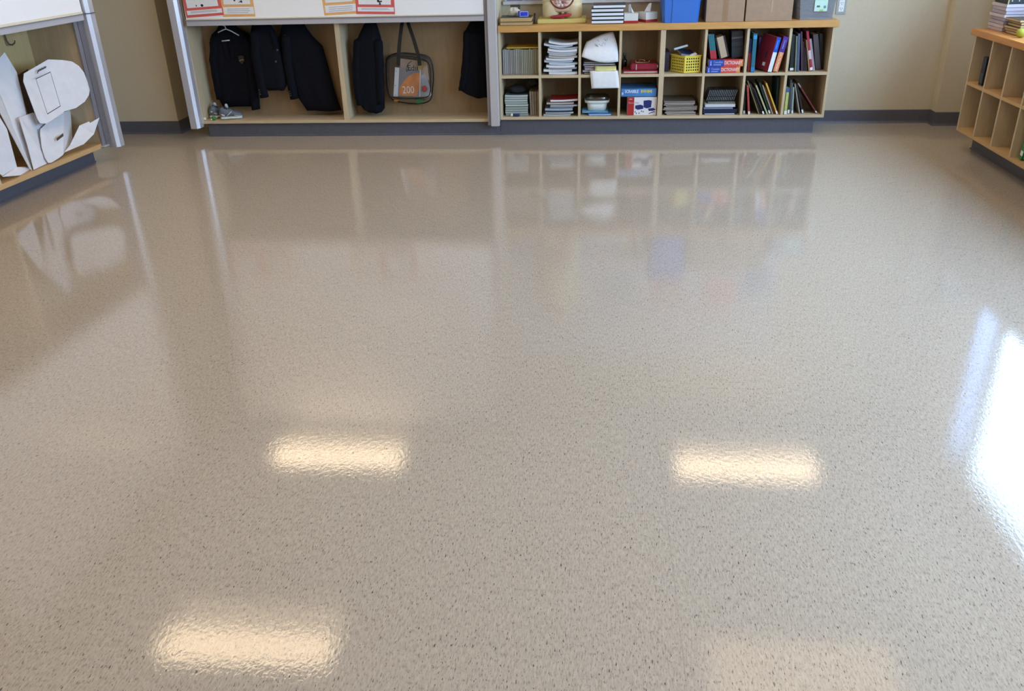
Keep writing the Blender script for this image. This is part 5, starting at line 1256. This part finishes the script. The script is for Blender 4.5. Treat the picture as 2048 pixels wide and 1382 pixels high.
for i in range(8):
    th = .0202
    t = thing('workbook', '%s pale lilac-edged workbook of the tall stack under the dotted box' % (ORD[i] if i < 7 else 'topmost'), 'workbook', (3.279+.003*math.sin(i*2.7), -.612+.003*math.cos(i*1.9), ZR+i*.0205), (0, 0, R(1.5*math.sin(i*1.9))), 'lilac-edged workbooks stacked at the right')
    obj('pages', BX(.001, .219, .001, .214, .0015, th-.0015), LIL[i % 3], t); bm = bmesh.new(); box(bm, 0, .22, 0, .215, 0, .0015); box(bm, 0, .22, 0, .215, th-.0015, th); obj('cover', bm, C('#8a8494'), t)
for i in range(6):
    th = .0148
    t = thing('workbook', '%s tan-edged workbook of the short stack on the right worktop' % (ORD[i] if i < 5 else 'topmost'), 'workbook', (3.287+.005*math.sin(i*2.2), -.850+.004*i, ZR+i*.0152), (0, 0, R(3*math.sin(i*1.3))), 'tan-edged workbooks stacked at the right')
    obj('pages', BX(.001, .159, .001, .204, .003, th-.001), mat('#c8ae80', .75, .12, 50, stretch=(.3, .3, 8)), t); bm = bmesh.new(); box(bm, 0, .16, 0, .205, 0, .003); box(bm, 0, .16, 0, .205, th-.001, th); obj('cover', bm, C('#4e4230'), t)
t = thing('dotted_box', 'black gift box with gold dots on the lilac-edged workbooks', 'box', (3.283, -.610, ZR+.1645))
obj('box', BX(0, .21, 0, .20, 0, .16), mat('#1c2634', .5, .1, 30), t, bevel=.002)
obj('plain_side', BX(-.0012, 0, .004, .198, .002, .158), C('#2e2724'), t)
GD = mat('#c8c490', .5)
for r_ in range(5):
    for c_ in range(5):
        xx = .022+c_*.042+(.021 if r_ % 2 else 0); zz = .018+r_*.030
        if xx > .2: continue
        bm = bmesh.new(); prism(bm, [(xx+.004*math.cos(a_*.785), 0, zz+.004*math.sin(a_*.785)) for a_ in range(8)], (0, -.0008, 0)); obj('gold_dot', bm, GD, t)
obj('edge_trim', BX(-.002, .004, -.002, .004, 0, .16), mat('#b8b070', .5), t); obj('edge_trim', BX(.206, .212, -.002, .004, 0, .16), mat('#c8d070', .5), t)
bm = bmesh.new(); ellipsoid(bm, (3.270, -.900, ZR+.027), (.028, .028, .027), 14, 10); tag(obj('green_ball', bm, mat('#a4a838', .6, .1, 20), smooth=True), 'yellow-green ball at the front of the right worktop', 'ball')
# things in the right cubbies
c0 = YC-RW+.009; zf1, zf0 = .12+.326+.001, .12+.02+.001
t = thing('binder', 'dark navy binder in the first upper cubby of the right shelf', 'binder', (XC+.022, -.628, zf1))
obj('cover', BX(0, .2, 0, .055, 0, .175), C('#15182c'), t); obj('spine_label', BX(-.001, 0, .010, .044, .015, .075), C('#3a4a50'), t); obj('pages_edge', BX(.004, .19, .055, .060, .004, .170), C('#8a8088'), t)
t = thing('slim_folder', 'slim black folder against the divider in the second lower cubby', 'folder', (XC+.06, YC-2*RW+.0095, zf0)); obj('cover', BX(0, .26, 0, .010, 0, .22), BLACK, t); obj('sheets', BX(.004, .255, .010, .013, .004, .21), C('#5a5450'), t)
yb = YC-4*RW+.01
def rbook(label, y, th, h, c, lean_, bands=(), x=.03):
    return book(label, th, h, .24, C(c), (XC+x, y, zf0+abs(math.sin(R(lean_)))*th), Matrix.Rotation(R(-90), 3, 'Z') @ Matrix.Rotation(R(lean_), 3, 'Y'), group='books in the fourth lower cubby of the right shelf', bands=bands)
rbook('blue and green picture book leaning in the fourth lower right cubby', yb+.19, .030, .235, '#2a8a4a', 8, [('blue_head', .72, 1, C('#2a78b8')), ('white_label', .10, .22, LABEL)])
rbook('black book leaning behind the blue and green one', yb+.135, .030, .20, '#14161a', 14, [('white_label', .05, .16, LABEL)])
rbook('teal book standing against the fourth divider', yb+.06, .028, .21, '#1d5a4c', 6)
